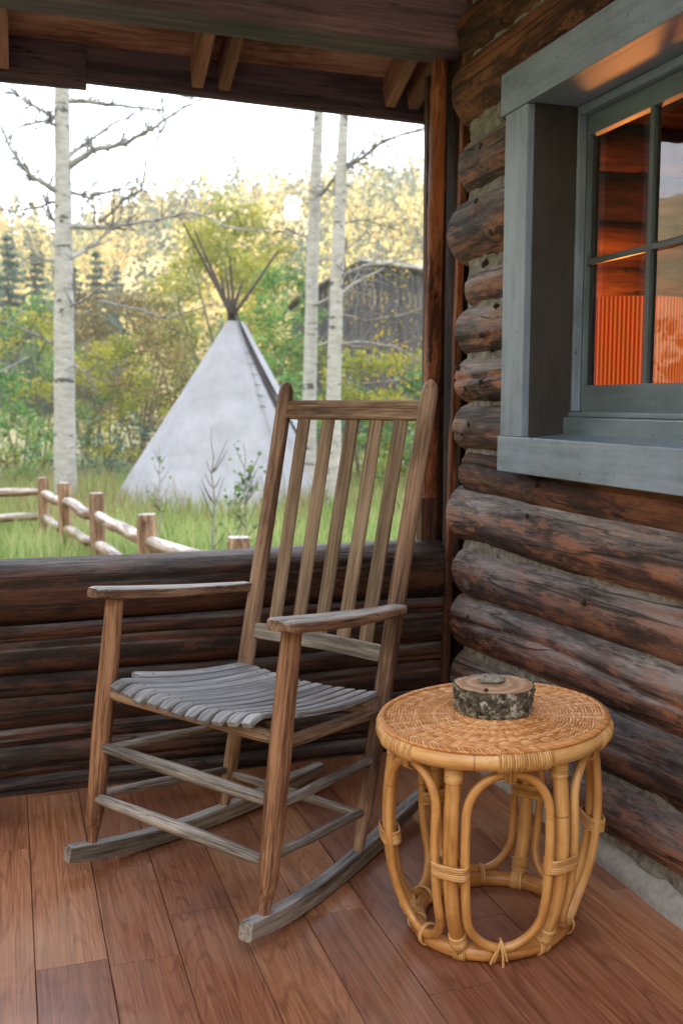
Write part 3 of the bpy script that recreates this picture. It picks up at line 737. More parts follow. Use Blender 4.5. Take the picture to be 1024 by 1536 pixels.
# =================================================================== RATTAN TABLE
TX,TY=.938,1.817
tb=empty('rattan_side_table',(TX,TY,0));tag(tb,'round rattan side table with woven top and looped cane legs','side table')
toc=Vector((-TX,-TY,0)).normalized()
def tdir(th): return toc*math.cos(th)+RT*math.sin(th)
def tp(th,r,z): d=tdir(th);return Vector((d.x*r,d.y*r,z))
def ring(mb,r,z,tr,n=96,k=14,wave=None,**kw):
    path=[tp(2*math.pi*i/n,r,z) for i in range(n)];sweep(mb,path,lambda i:circ(tr,k),up=Vector((0,0,1)),closed=True,**kw)
m=MB();ring(m,.2265,.434,.0190,120,18);rim=m.build('rim_hoop',M['rat'],tb)
m=MB();ring(m,.1575,.0175,.0170,110,16);base=m.build('base_hoop',M['rat'],tb)
PR=[(.415,.204),(.36,.213),(.30,.2195),(.24,.2205),(.18,.2160),(.12,.2060),(.07,.1880),(.03,.1670),(.015,.160)]
def prof(z):
    for (z1,r1),(z0,r0) in zip(PR,PR[1:]):
        if z>=z0: 
            q=(z-z0)/(z1-z0);return lerp(r0,r1,min(1,max(0,q)))
    return PR[-1][1]
def sprof(z): return sum(prof(z+d) for d in (-.03,-.015,0,.015,.03))/5
PA=[R(-21.5+60*i) for i in range(6)];LA=[a+R(30) for a in PA]
def wrap(mb,c,ax,hw,hh,upv,n,pitch,tr=.0023):
    """n flat turns of cane round an oval bundle; ax=direction the turns advance along; hw along side, hh along upv"""
    ax=ax.normalized();u=(upv-ax*upv.dot(ax)).normalized();sd=ax.cross(u)
    for k in range(n):
        o=ax*((k-(n-1)/2)*pitch);K=22
        path=[]
        for i in range(K):
            a=2*math.pi*i/K;ca,sa=math.cos(a),math.sin(a);ex=.62 if hw>hh*1.4 else 1
            path.append(c+o+sd*(math.copysign(abs(ca)**ex,ca)*(hw+tr*.4))+u*(math.copysign(abs(sa)**ex,sa)*(hh+tr*.4))+ax*random.uniform(-.0002,.0002))
        sweep(mb,path,lambda i:[(a_*1.0,b_*1.0) for a_,b_ in circ(tr,6)],up=ax,closed=True)
for a in PA:
    m=MB();zz=[.018+i*(.422-.018)/30 for i in range(31)];tube(m,[tp(a,sprof(z)-.003,z) for z in zz],.0148,16);leg=m.build('leg',M['rat'],tb)
    def bd(*w):
        b=MB();wrap(b,*w);b.build('binding',M['bind'],leg)
    bd(tp(a,sprof(.398)-.003,.398),Vector((0,0,1)),.0152,.0152,tdir(a),9,.0040)
    bd(tp(a,sprof(.050)-.003,.050),tp(a,sprof(.07),.07)-tp(a,sprof(.03),.03),.0154,.0154,tdir(a),7,.0042)
    tan=tdir(a+math.pi/2);bd(tp(a,.1575,.0175),tan,.0175,.0175,Vector((0,0,1)),6,.0043)
    bd(tp(a,sprof(.212)-.003,.212),tp(a,sprof(.24),.24)-tp(a,sprof(.18),.18),.0355,.0170,tdir(a),6,.0047,.0026)
for li,a in enumerate(LA):
    m=MB();path=[];hw=.083;zt,zb=.403,.034;rt_,rb_=.083,.070
    pts=[]
    for i in range(18): q=math.pi*i/17;pts.append((hw*math.cos(q),zt-rt_+rt_*math.sin(q)))
    for i in range(1,14): t=i/14;pts.append((-hw,lerp(zt-rt_,zb+rb_,t)))
    for i in range(18): q=math.pi+math.pi*i/17;pts.append((hw*math.cos(q),zb+rb_+rb_*math.sin(q)))
    for i in range(1,14): t=i/14;pts.append((hw,lerp(zb+rb_,zt-rt_,t)))
    for s_,z in pts:
        # arc offset keeps hugging the neighbouring posts
        th=s_/.2195*(1.0);path.append(tp(a+th,sprof(z)+.001,z))
    n_=len(path);sweep(m,path,lambda i:circ(.0092,12),up=tdir(a),closed=True);lo=m.build('loop',M['rat'],tb)
    b=MB()
    # top tie to the rim
    for dx in (-2,-1,0,1,2):
        p=[tp(a+dx*.0043/.21,.2050,.385),tp(a+dx*.0043/.21,sprof(.40)+.013,.392),tp(a+dx*.0043/.21,sprof(.40)+.015,.408),tp(a+dx*.0043/.21,.232,.418)];tube(b,p,.0022,6)
    b.build('tie',M['bind'],lo);b=MB()
    if li!=0: wrap(b,tp(a,.162,.026),tdir(a+math.pi/2),.021,.021,Vector((0,0,1)),2,.005)
    else:
        for q,(dx,dz) in enumerate(((-.014,-.018),(.004,-.026))):
            p=[tp(a-.035,.180,.036),tp(a-.035-.01,.183,.052),tp(a-.035+dx*.3/.17,.186,.040),tp(a-.035+dx/.17,.184,.022),tp(a-.035+dx*1.3/.17,.182,.026+dz)];tube(b,p,.0028,6)
        for q,(dx,dz) in enumerate(((.012,-.012),(-.012,-.016))):
            p=[tp(a-.035,.165,.050),tp(a-.035,.183,.056),tp(a-.035+dx*.5/.17,.187,.036),tp(a-.035+dx/.17,.181,.012)];tube(b,p,.0028,6)
    b.build('tie',M['bind'],lo)
    # wrapped stretches of the rim
    b=MB();c0=a+R(6)
    for k in range(22):
        th=c0+(k-10.5)*.0046/.2265
        if li==5: th-=R(8)
        c=tp(th,.2265,.434);ax=tdir(th+math.pi/2);wrap(b,c,ax,.0190,.0190,Vector((0,0,1)),1,.004,.0023)
    b.build('binding',M['bind'],rim)
# woven top
m=MB();path=[tp(2*math.pi*i/64,.2290,.449) for i in range(64)]
m.add([tp(0,0,.4495)]+path,[(0,1+(i+1)%64,1+i) for i in range(64)],[Vector((0,0,0))]*65,False);m.build('blocking_disc',M['under'],tb)  # added disc under the weave, blocks light through its gaps
NSP=56
m=MB();r_=.020;k=0
while r_<.2285:
    nn=NSP*5;path=[];amp=.0024*min(1,r_/.09+.3)
    n2=NSP if r_>.11 else NSP//2
    if r_<.06:n2=NSP//4
    nn=n2*5
    ph=math.pi*k
    for i in range(nn):
        th=2*math.pi*i/nn;path.append(tp(th,r_+.0004*math.sin(th*n2/2*2),.4545+amp*math.cos(th*n2/2+ph)-.002*(r_/.23)**6))
    sweep(m,path,lambda i:circ(.00185,5),up=Vector((0,0,1)),closed=True,c=random.random());r_+=.0034;k+=1
m.build('woven_top',M['weave'],tb)
m=MB()
for i in range(NSP):
    th=2*math.pi*i/NSP;tube(m,[tp(th,.10 if i%2 else .02,.4547),tp(th,.232,.4535)],.0027,6)
m.build('spoke',M['weave'],tb)
m=MB()
for q in range(4):
    nn=480;path=[];nb=44
    for i in range(nn):
        th=2*math.pi*i/nn;w=th*nb+q*math.pi/2;path.append(tp(th,.2335+.0052*math.sin(w),.4555+.0030*math.cos(w*1.0+.6)))
    sweep(m,path,lambda i:circ(.0026,6),up=Vector((0,0,1)),closed=True)
m.build('braided_edge',M['weave'],tb)

# small fallen leaf on the floor behind the table
m=MB();lc_=Vector((1.02,2.42,.004));vs=[lc_+Vector((.016*math.cos(a)*(1+.3*math.cos(a)),.011*math.sin(a),.006*math.sin(a*2)+.004)) for a in [2*math.pi*i/14 for i in range(14)]]
m.add(vs,[tuple(range(14))],[Vector((0,0,0))]*14,False,.6);tag(m.build('fallen_leaf',M['lf_gold']),'small yellow fallen leaf lying on the porch floor','leaf')
# =================================================================== WOOD SLICE
ws=empty('wood_slice',(TX+.010,TY+.010,.4585));tag(ws,'thick slice of log with lichen covered bark lying on the rattan table','wood slice')
m=MB();m2=MB();NA=150;HH=.057
def wr(a): return .080*(1+0.06*math.cos(2*a+.5)+.07*math.cos(a-2.6)+.09*MN.noise(Vector((math.cos(a)*1.5,math.sin(a)*1.5,3))))
vs=[];gs=[];fs=[];NZ=16
for j in range(NZ+1):
    z=HH*j/NZ
    for i in range(NA):
        a=2*math.pi*i/NA;r=wr(a)+.0045*MN.noise(Vector((math.cos(a)*11,math.sin(a)*11,z*60)))+.003*MN.noise(Vector((math.cos(a)*26,math.sin(a)*26,z*110)))-.006*(1-j/NZ)
        if j in(0,):r-=.003
        vs.append(Vector((r*math.cos(a),r*math.sin(a),z)));gs.append(Vector((a,z,r)))
for j in range(NZ):
    for i in range(NA): fs.append((j*NA+i,j*NA+(i+1)%NA,(j+1)*NA+(i+1)%NA,(j+1)*NA+i))
m.add(vs,fs,gs,True);m.add([Vector(vs[i]) for i in range(NA)],[tuple(reversed(range(NA)))],gs[:NA],False)
bk=m.build('bark',M['bark'],ws)
top=[];tg=[];tf=[]
for q in range(1,7):
    for i in range(NA):
        a=2*math.pi*i/NA;b=vs[NZ*NA+i];r=math.hypot(b.x,b.y)*(q/6)-(.0035 if q==6 else 0);top.append(Vector((r*math.cos(a),r*math.sin(a),HH+.0006+(0 if q<6 else -.001))));tg.append(Vector((a,r,0)))
top.append(Vector((0,0,HH+.0006)));tg.append(Vector((0,0,0)))
for q in range(5):
    for i in range(NA): tf.append((q*NA+i,(q+1)*NA+i,(q+1)*NA+(i+1)%NA,q*NA+(i+1)%NA))
for i in range(NA): tf.append((6*NA,i,(i+1)%NA))
m2.add(top,tf,tg,True);m2.build('sawn_face',M['slice'],ws)
# lichen crust lying on the slice: C-shaped lumpy roll
m=MB();path=[];rr=[]
for i in range(40):
    t=i/39;a=R(20)+t*R(330);p=RT*(math.cos(a)*.024)+Vector((toc.x,toc.y,0))*(math.sin(a)*.015);path.append(p+Vector((-.004,.012,HH+.008)));rr.append(.0070*(.5+.5*math.sin(math.pi*min(1,t*1.2+.1))**.5 if t<.8 else .5))
def lsec(i): return [(rr[i]*(1+.55*MN.noise(Vector((i*.5,k*1.1,0)))+.4*MN.noise(Vector((i*1.3,k*2.3,5))))*math.cos(2*math.pi*k/14),rr[i]*(1+.5*MN.noise(Vector((i*.5,k*1.1,3))))*math.sin(2*math.pi*k/14)) for k in range(14)]
sweep(m,path,lsec,up=Vector((0,0,1)));lc=m.build('lichen_crust',M['lichen']);lc.location=ws.location
tag(lc,'small curled piece of grey lichen lying on the sawn wood slice','lichen')
m=MB();p0=Vector((toc.x,toc.y,0))*.058+RT*(-.022);path=[p0+Vector((0,0,HH-.004)),p0+Vector((0,0,HH+.002)),p0+Vector((.002,0,HH+.006))];tube(m,path,[.006,.005,.003],8);m.build('knot',M['knot'],ws)
# =================================================================== OUTDOORS
GZ=-.9
def gz(x,y):
    d=math.hypot(x,y)
    return GZ+.05*MN.noise(Vector((x*.12,y*.12,0)))*min(1,max(0,(d-6)/6)) + max(0,(y-30))*.04
m=MB();NXg,NYg=90,110;vs=[];gs=[];fs=[]
def gcoord(i,n,a,b,pw): 
    t=i/n*2-1;return (a+b)/2+math.copysign(abs(t)**pw,t)*(b-a)/2
xs=[gcoord(i,NXg,-420,420,2.4) for i in range(NXg+1)];ys=[gcoord(i,NYg,-300,420,2.2) for i in range(NYg+1)]
for y in ys:
    for x in xs: vs.append(Vector((x,y,gz(x,y) if y<60 else gz(x,60)+0*(y-60))));gs.append(Vector((x,y,0)))
w=NXg+1
for j in range(NYg):
    for i in range(NXg): fs.append((j*w+i,j*w+i+1,(j+1)*w+i+1,(j+1)*w+i))
m.add(vs,fs,gs,True);tag(m.build('meadow_ground',M['ground']),kind='structure')
# gravel path patch at the left beyond the fence
m=MB();pp=[at(x,y,12.0) for x,y in ()]
vs=[Vector((-1.2+2.6*math.cos(a)*(1+.15*math.sin(3*a)),10.6+1.25*math.sin(a)*(1+.2*math.cos(2*a)),GZ+.062)) for a in [2*math.pi*i/40 for i in range(40)]]
m.add(vs,[tuple(range(40))],[Vector((v.x,v.y,0)) for v in vs],False);tag(m.build('gravel_path',M['concrete']),kind='structure')

def ridge(px_az):  # ridge height (m) by azimuth in degrees from +Y
    pts=[(-60,46),(-25,40),(-8,36),(-1,34),(3,31),(7,36.5),(13,41.5),(18,42),(24,42.5),(30,43),(45,42),(80,38)]
    for (a,b),(c,d) in zip(pts,pts[1:]):
        if a<=px_az<=c: return lerp(b,d,(px_az-a)/(c-a))
    return 40
def hillz(az,d): # d distance
    h=ridge(az)-6.0;t=min(1,max(0,(d-62)/(180-62)));t2=t*t*(3-2*t)*.55+t*.45
    return -.2+ (h)*t2+2.5*MN.noise(Vector((math.sin(R(az))*d*.03,math.cos(R(az))*d*.03,5)))*min(1,t*3) - max(0,d-185)*.12
m=MB();vs=[];gs=[];fs=[];NA_,ND=120,44
for i in range(NA_+1):
    az=lerp(-62,80,i/NA_)
    for j in range(ND+1):
        d=lerp(58,260,j/ND);vs.append(Vector((math.sin(R(az))*d,math.cos(R(az))*d,hillz(az,d))));gs.append(vs[-1]*1)
for i in range(NA_):
    for j in range(ND):
        a=i*(ND+1)+j;fs.append((a,a+1,a+ND+2,a+ND+1))
m.add(vs,fs,gs,True);tag(m.build('hill',M['hill']),kind='structure')
# unseen ridge behind the cabin, added to keep the sun off the foreground
m=MB();vs=[];gs=[];fs=[]
for i in range(61):
    az=lerp(110,300,i/60)
    for j in range(13):
        d=lerp(90,240,j/12);t=j/12;h=140*(t*t*(3-2*t))*(1+.12*MN.noise(Vector((i*.3,0,0))))
        vs.append(Vector((math.sin(R(az))*d,math.cos(R(az))*d,-1.5+h)));gs.append(vs[-1]*1)
for i in range(60):
    for j in range(12):
        a=i*13+j;fs.append((a,a+1,a+14,a+13))
m.add(vs,fs,gs,True);tag(m.build('hill',M['hill']),kind='structure')  # added unseen ridge, keeps the sun off the foreground

def leafquad(V,Fc,C,p,s,rs,c,squash=.8):
    n=Vector((rs.gauss(0,1),rs.gauss(0,1),rs.gauss(0,1)+.5)).normalized();u=n.orthogonal().normalized();a=rs.uniform(0,6.28);v=n.cross(u);u2=u*math.cos(a)+v*math.sin(a);v2=n.cross(u2)
    o=len(V);h=s*.5;V+= [p-u2*h,p+v2*h*squash,p+u2*h,p-v2*h*squash];Fc.append((o,o+1,o+2,o+3));C+=[c]*4
def foliage(clumps,nper,leaf,seed,parent=None,mat=None,name='crown',bias=0.0,spread=1.0):
    """clumps=[(centre, radius)]; many small leaf faces with gaps between the clumps"""
    rs=random.Random(seed);V=[];Fc=[];C=[]
    for c,r in clumps:
        base=rs.uniform(.1,.9);k=int(nper*(r**2))
        for _ in range(k):
            d=Vector((rs.gauss(0,1),rs.gauss(0,1),rs.gauss(0,1)));d=d.normalized()*(rs.random()**.45)*r*spread
            d.z*=.8
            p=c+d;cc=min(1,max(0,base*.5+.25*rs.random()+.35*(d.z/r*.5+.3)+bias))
            leafquad(V,Fc,C,p,leaf*rs.uniform(.6,1.4),rs,cc)
    m=MB();m.add(V,Fc,[Vector((0,0,0))]*len(V),False,C);return m
def blob(rs,W,D,H,n,base=.0,top=1.0):
    out=[]
    for _ in range(n):
        a=rs.uniform(0,6.28);q=rs.random()**.5;z=rs.random()
        sh=math.sin(math.pi*min(1,.34+z*.62))**.6
        out.append((Vector((math.cos(a)*q*W/2*sh,math.sin(a)*q*D/2*sh,base+z*(H-base))),rs.uniform(.13,.26)*min(W,H)*.55))
    return out
def stems(m,H,W,n,rs,r=.02,c=.6):
    for _ in range(n):
        a=rs.uniform(0,6.28);e=Vector((math.cos(a)*W*.35*rs.random(),math.sin(a)*W*.35*rs.random(),H*rs.uniform(.5,.9)));mid=e*.5+Vector((rs.uniform(-.1,.1),rs.uniform(-.1,.1),0))
        tube(m,[Vector((0,0,-.1)),mid,e],[r,r*.7,r*.25],5,c=c)
SH={}
def shrub(px,py,D,W,H,lf,label,seed,cat='shrub',name='shrub',nper=430,leaf=.10,group=None,z=None):
    """py only picks nothing: things stand on the ground at lateral px, distance D"""
    p=at(px,604,D);g=gz(p.x,p.y) if z is None else z
    rs=random.Random(seed);key=(lf,seed%4,round(W/H,1),name)
    o=empty(name,(p.x,p.y,g),rs.uniform(0,6.28));tag(o,label,cat,group)
    cl=blob(rs,W,W*.8,H,int(32+10*rs.random()),base=H*.08)
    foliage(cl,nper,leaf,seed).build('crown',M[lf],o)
    m=MB();stems(m,H,W,4,rs,r=.007*H+.004);m.build('stem',M['twig'],o)
    return o

# ---- rail fence
fn=wempty('split_rail_fence',(1,11,GZ));tag(fn,'log post and rail fence running out from the porch across the grass','fence')
FP=[(.41,14.4,.075),(.63,13.12,.083),(.90,11.5,.085),(1.16,9.16,.092),(1.62,7.36,.092)]
FP2=[(-2.1,15.0,.07),(-4.8,15.4,.08)]
for i,(x,y,r) in enumerate(FP+FP2):
    m=MB();n=20;zt=.085+(.0 if i else -.02)
    path=[Vector((x+.006*MN.noise(Vector((k*.5,i,0))),y,lerp(GZ-.2,zt,k/n))) for k in range(n+1)]
    def sec(k):
        e=.90 if k==n else 1
        return [(r*e*(1+.06*MN.noise(Vector((math.cos(a)*2+i,math.sin(a)*2,k*.25))))*math.cos(a),r*e*(1+.05*MN.noise(Vector((math.cos(a)*3+i,math.sin(a)*3,k*.2))))*math.sin(a)) for a in [2*math.pi*q/18 for q in range(18)]]
    sweep(m,path,sec,up=Vector((0,1,0)));m.build('post',M['fence_p'],fn)
def frail(a,b,h,r,seed):
    m=MB();a=Vector((a[0],a[1],h));b=Vector((b[0],b[1],h+random.uniform(-.02,.02)));d=(b-a).normalized();n=22
    path=[];
    for k in range(n+1):
        t=k/n;path.append(a.lerp(b,t)+Vector((.03*MN.noise(Vector((t*2,seed,0))),0,.05*MN.noise(Vector((t*2.2,seed,5)))-.02*math.sin(math.pi*t))))
    def sec(k):
        t=k/n;e=.62+.38*min(1,min(t,1-t)/.10);return [(r*e*(1+.16*MN.noise(Vector((math.cos(q)*1.6+seed,math.sin(q)*1.6,k*.22))))*math.cos(q),r*e*(1+.16*MN.noise(Vector((math.cos(q)*1.6+seed,math.sin(q)*1.6+4,k*.22))))*math.sin(q)) for q in [2*math.pi*j/16 for j in range(16)]]
    sweep(m,path,sec);m.build('rail',M['fence'],fn)
for i in range(4):
    frail(FP[i],FP[i+1],-.16,.065,i*3+1);frail(FP[i],FP[i+1],-.50,.062,i*3+2)
frail(FP2[0],FP[0],-.13,.060,31);frail(FP2[0],FP[0],-.47,.058,32);frail(FP2[1],FP2[0],-.15,.060,33);frail(FP2[1],FP2[0],-.49,.058,34)

# ---- tipi
ti=empty('tipi',(3.88,18.73,GZ));tag(ti,'white canvas tipi with bundled poles rising from its peak','tipi')
rs=random.Random(11);apex=Vector((.17,-.03,3.56));RB=2.20
m=MB();NT_,NZ_=120,40;vs=[];gs=[];fs=[];NPOL=14
TC=Vector((-3.88,-18.73,0)).normalized();TR=Vector((-TC.y,TC.x,0))  # toward camera, to the image right
def tid(t): return TC*math.cos(t)+TR*math.sin(t)
for j in range(NZ_+1):
    q=j/NZ_
    for i in range(NT_+1):
        a=2*math.pi*i/NT_;k=(a*NPOL/(2*math.pi))%1
        rr=RB*(1-q)+.085*q
        facet=1-.030*math.sin(math.pi*k)*(1-.3*q)
        rr=rr*facet+(.045*MN.noise(Vector((a*2.6,q*2.2,0)))+.028*MN.noise(Vector((a*8,q*1.6+a,4))))*(1.05-q)+.02*MN.noise(Vector((a*3,q*9,8)))*(1-q)
        d=tid(a);c=apex*q;vs.append(Vector((d.x*rr,d.y*rr,0))+Vector((c.x,c.y,q*3.56+.10*(1-q)+.03*MN.noise(Vector((a*3,q*2,0)))*(1-q))));gs.append(Vector((q,a,0)))
for j in range(NZ_):
    for i in range(NT_): a=j*(NT_+1)+i;fs.append((a,a+1,a+NT_+2,a+NT_+1))
m.add(vs,fs,gs,True);cv=m.build('canvas',M['canvas'],ti)
def cone(t,q,off=.0): 
    d=tid(t);rr=(RB*(1-q)+.085*q)+off;return Vector((d.x*rr,d.y*rr,q*3.56+.06))+Vector((apex.x*q,apex.y*q,0))
# overlap seam, smoke flap and dark smoke hole on the right-hand side
for i in range(6):
    q_=.80-.055*i;c_=cone(R(36-.6*i),q_,.01);m=MB();tube(m,[c_+TR*-.05+Vector((0,0,.012)),c_+TC*.012,c_+TR*.05-Vector((0,0,.006))],.010,6);m.build('lacing_pin',M['pole'],cv)
m=MB();tube(m,[cone(R(33),q,.006) for q in [i/20 for i in range(1,21)]],.008,6);m.build('seam',M['canvas_d'],cv)
def strip(t0,t1,q0,q1,o0,o1,mat,name,n=16,shape=lambda s:1):
    m=MB();vs=[];fs=[]
    for i in range(n+1):
        s=i/n;q=lerp(q0,q1,s);w=shape(s);tm=(t0+t1)/2;h=(t1-t0)/2*w
        for t,o in ((tm-h,o0),(tm+h,o1)): vs.append(cone(t,q,o))
    for i in range(n): fs.append((2*i,2*i+1,2*i+3,2*i+2))
    m.add(vs,fs,[Vector((0,0,0))]*len(vs),True);return m.build(name,mat,ti)
strip(R(44),R(60),.46,.985,.012,.016,M['knot'],'smoke_hole',shape=lambda s:.35+.9*s)
strip(R(58),R(98),.30,.97,.020,.07,M['canvas'],'smoke_flap',shape=lambda s:.5+.6*s)
strip(R(68),R(76),.27,.42,.075,.08,M['knot'],'flap_shadow_gap',shape=lambda s:math.sin(math.pi*(.1+.8*s))) if False else None
PT=[(275,335,-.3),(292,345,.2),(418,375,.2),(345,385,-.2),(350,428,.3),(338,400,.4),(357,440,-.3),(332,415,0),(365,420,.1)]
for i,(px,py,dd) in enumerate(PT):
    e=at(px,py,19.0+dd)-Vector((3.88,18.73,GZ));c=Vector((.17+rs.uniform(-.05,.05),rs.uniform(-.05,.05)-.03,3.58));d=(c-e);ft=c+d.normalized()*((c.z)/max(.1,-d.normalized().z))*.985
    hr=math.hypot(ft.x,ft.y)
    if hr>RB*.93: ft=Vector((ft.x/hr*RB*.93,ft.y/hr*RB*.93,.0))
    m=MB();tube(m,[ft,c,c.lerp(e,.5)+Vector((rs.uniform(-.02,.02),0,0)),e],[.042,.036,.030,.017],8);m.build('pole',M['pole'],ti)
m=MB();tube(m,[apex+Vector((0,0,-.03)),apex+Vector((0,0,.12))],[.11,.09],14);m.build('rope_lashing',M['knot'],ti)

# ---- aspens
def limb(m,pts,r0,r1,rs,twigs=8,tl=.6,c=.55,leaves=None,depth=0):
    pts=[Vector(p) for p in pts]
    # resample with jitter
    path=[]
    for a,b in zip(pts,pts[1:]):
        n=max(2,int((b-a).length/.16))
        for i in range(n): path.append(a.lerp(b,i/n)+Vector((rs.uniform(-1,1),rs.uniform(-1,1),rs.uniform(-1,1)))*.016)
    path.append(pts[-1]);n=len(path);rr=[lerp(r0,r1,(i/(n-1))**.7) for i in range(n)]
    cc=[]
    tube(m,path,rr,7,c=c)
    for _ in range(twigs):
        i=rs.randrange(max(1,n//6),n);p=path[i];d=(path[min(i+1,n-1)]-path[max(i-1,0)]).normalized()
        s=Vector((rs.gauss(0,1),rs.gauss(0,.7),rs.gauss(.25,1))).normalized();q=(d*.7+s*.8).normalized();L=tl*rs.uniform(.35,1.1)
        a=p+q*L*.5+Vector((rs.uniform(-1,1),rs.uniform(-1,1),rs.uniform(-1,1)))*.05;b=p+q*L+Vector((0,0,rs.uniform(-.05,.12)))
        tr=max(.005,rr[i]*.5);tube(m,[p,a,b],[tr,tr*.7,.004],5,c=min(1,c+.35))
        if leaves is not None: leaves.append(b);leaves.append(a)
        if depth<1:
            for _ in range(rs.choice([1,2,3])):
                t=rs.uniform(.3,1);p2=p.lerp(b,t);q2=(q+Vector((rs.gauss(0,1),rs.gauss(0,.7),rs.gauss(.2,1)))*.6).normalized();tube(m,[p2,p2+q2*L*rs.uniform(.2,.5)],[tr*.5,.0035],4,c=min(1,c+.4))
def aspen(base,pts,rr,label,limbs,seed,D,twn=10,group=None,leafn=0,auto=0):
    rs=random.Random(seed);b=Vector(base)
    o=empty('aspen_tree',tuple(b));tag(o,label,'tree',group)
    m=MB();path=[];P_=[Vector(p)-b for p in pts]
    for a,c in zip(P_,P_[1:]):
        for i in range(14): path.append(a.lerp(c,i/14)+Vector((.012*MN.noise(Vector((i*.4,seed,0))),0,0)))
    path.append(P_[-1]);n=len(path)
    rad=[lerp(rr[0],rr[1],i/(n-1))*(1+.05*MN.noise(Vector((i*.35,seed,2)))) for i in range(n)]
    rad[0]*=1.25;rad[1]*=1.12
    tube(m,path,rad,20,c=.0);m.build('trunk',M['aspen'],o)
    tips=[]
    for L in limbs:
        pts_=[at(x,y,D+dd)-b for x,y,dd in L[0]];m=MB();limb(m,pts_,L[1]*1.25,.012,rs,twigs=int(twn*L[2]*1.8),tl=.55,c=L[3]*(.6 if L[1]>.03 else .9),leaves=tips);m.build('branch',M['aspen'],o)
    for _ in range(auto):
        i=rs.randrange(n//3,n);a=rs.uniform(0,6.28);p=path[i];d=Vector((math.cos(a),math.sin(a),rs.uniform(0,.6)));L=rs.uniform(.8,2.2)
        m=MB();limb(m,[p,p+d*L*.5,p+d*L+Vector((0,0,L*.25))],rad[i]*.35,.008,rs,twigs=twn//2,tl=.5,c=.55,leaves=tips);m.build('branch',M['aspen'],o)
    if leafn:
        V=[];Fc=[];C=[]
        for _ in range(leafn):
            p=rs.choice(tips)+Vector((rs.gauss(0,.12),rs.gauss(0,.12),rs.gauss(-.03,.12)));leafquad(V,Fc,C,p,.055*rs.uniform(.7,1.3),rs,rs.random())
        m=MB();m.add(V,Fc,[Vector((0,0,0))]*len(V),False,C);m.build('leaf_cluster',M['lf_gold'],o)
    return o
DA=18.6
def apt(x,y,D): return at(x,y,D)
b0=apt(98,735,DA);b0.z=gz(b0.x,b0.y)-.05
aspen(b0,[b0,apt(97,600,DA),apt(96,420,DA),apt(95,280,DA),apt(93,130,DA),apt(94,-40,DA)],(.215,.105),'thick white aspen trunk with spreading bare branches, leftmost full trunk',[
 ([(105,250,0),(140,225,-.2),(190,215,-.5),(235,190,-.8),(270,165,-.9),(300,150,-1)],.055,1.6,.45),
 ([(98,150,0),(150,155,.2),(200,160,.4),(255,166,.6)],.040,1.2,.6),
 ([(100,237,0),(130,215,.3),(165,188,.6),(212,165,.9)],.035,1.0,.6),
 ([(88,288,0),(50,265,-.3),(25,238,-.5),(6,200,-.7),(-10,160,-.8)],.050,1.5,.5),
 ([(90,182,0),(50,157,.3),(20,140,.5),(-15,126,.6)],.040,1.2,.6),
 ([(88,190,0),(62,182,-.3),(30,190,-.4),(10,212,-.5)],.026,1.0,.7),
 ([(104,340,0),(170,340,-.3),(230,330,-.6),(290,318,-.9),(345,342,-1.1),(385,345,-1.2)],.046,1.6,.45),
 ([(106,287,0),(135,298,.3),(160,288,.5),(205,283,.7)],.032,1.2,.6),
 ([(150,335,-.2),(185,300,-.3),(212,285,-.4),(222,235,-.5),(248,185,-.6)],.024,1.1,.6),
 ([(108,387,0),(138,370,.3),(165,345,.5),(170,325,.6)],.042,.6,.12),
 ([(84,393,0),(58,385,-.2),(40,368,-.3)],.038,.6,.15),
 ([(88,345,0),(76,322,.2),(68,300,.3)],.028,.7,.6),
 ([(100,460,0),(125,452,-.3),(152,430,-.5),(178,412,-.6)],.034,1.0,.65),
 ([(150,452,-.4),(200,462,-.7),(255,478,-1.1),(322,455,-1.5)],.024,.5,.65),
 ([(90,520,0),(55,502,.3),(0,480,.5),(-30,470,.6)],.028,1.0,.65),
 ([(112,548,0),(130,560,-.2),(146,582,-.3)],.020,.6,.5),
 ([(92,300,0),(60,310,.3),(20,318,.6),(-20,310,.7)],.020,1.4,.7),
 ([(95,120,0),(60,105,.4),(10,110,.6)],.035,1.0,.6),([(95,110,0),(150,100,.2),(220,130,.4),(300,150,.5)],.030,1.2,.6)],21,DA,twn=14)
b1=apt(463,716,18.2);b1.z=gz(b1.x,b1.y)-.05
aspen(b1,[b1,apt(464,600,18.2),apt(468,420,18.2),apt(474,250,18.2),apt(478,165,18.2),apt(484,-40,18.2)],(.140,.070),'slimmer pale aspen just right of the tipi, left one of the close pair',[
 ([(480,292,0),(497,272,-.3),(522,252,-.5),(560,222,-.7),(605,200,-.8),(640,196,-.9)],.026,1.3,.55),
 ([(474,392,0),(510,380,.3),(548,350,.5)],.022,.8,.5),
 ([(474,457,0),(500,445,-.3),(520,442,-.4)],.026,.5,.15),
 ([(466,360,0),(435,345,.3),(405,350,.6)],.016,.8,.65),
 ([(474,200,0),(450,180,.3),(435,190,.4)],.014,.8,.65),
 ([(470,520,0),(500,512,.3),(540,520,.5)],.016,.9,.3)],22,18.2,twn=9,leafn=60)
b2=apt(500,716,17.6);b2.z=gz(b2.x,b2.y)-.05
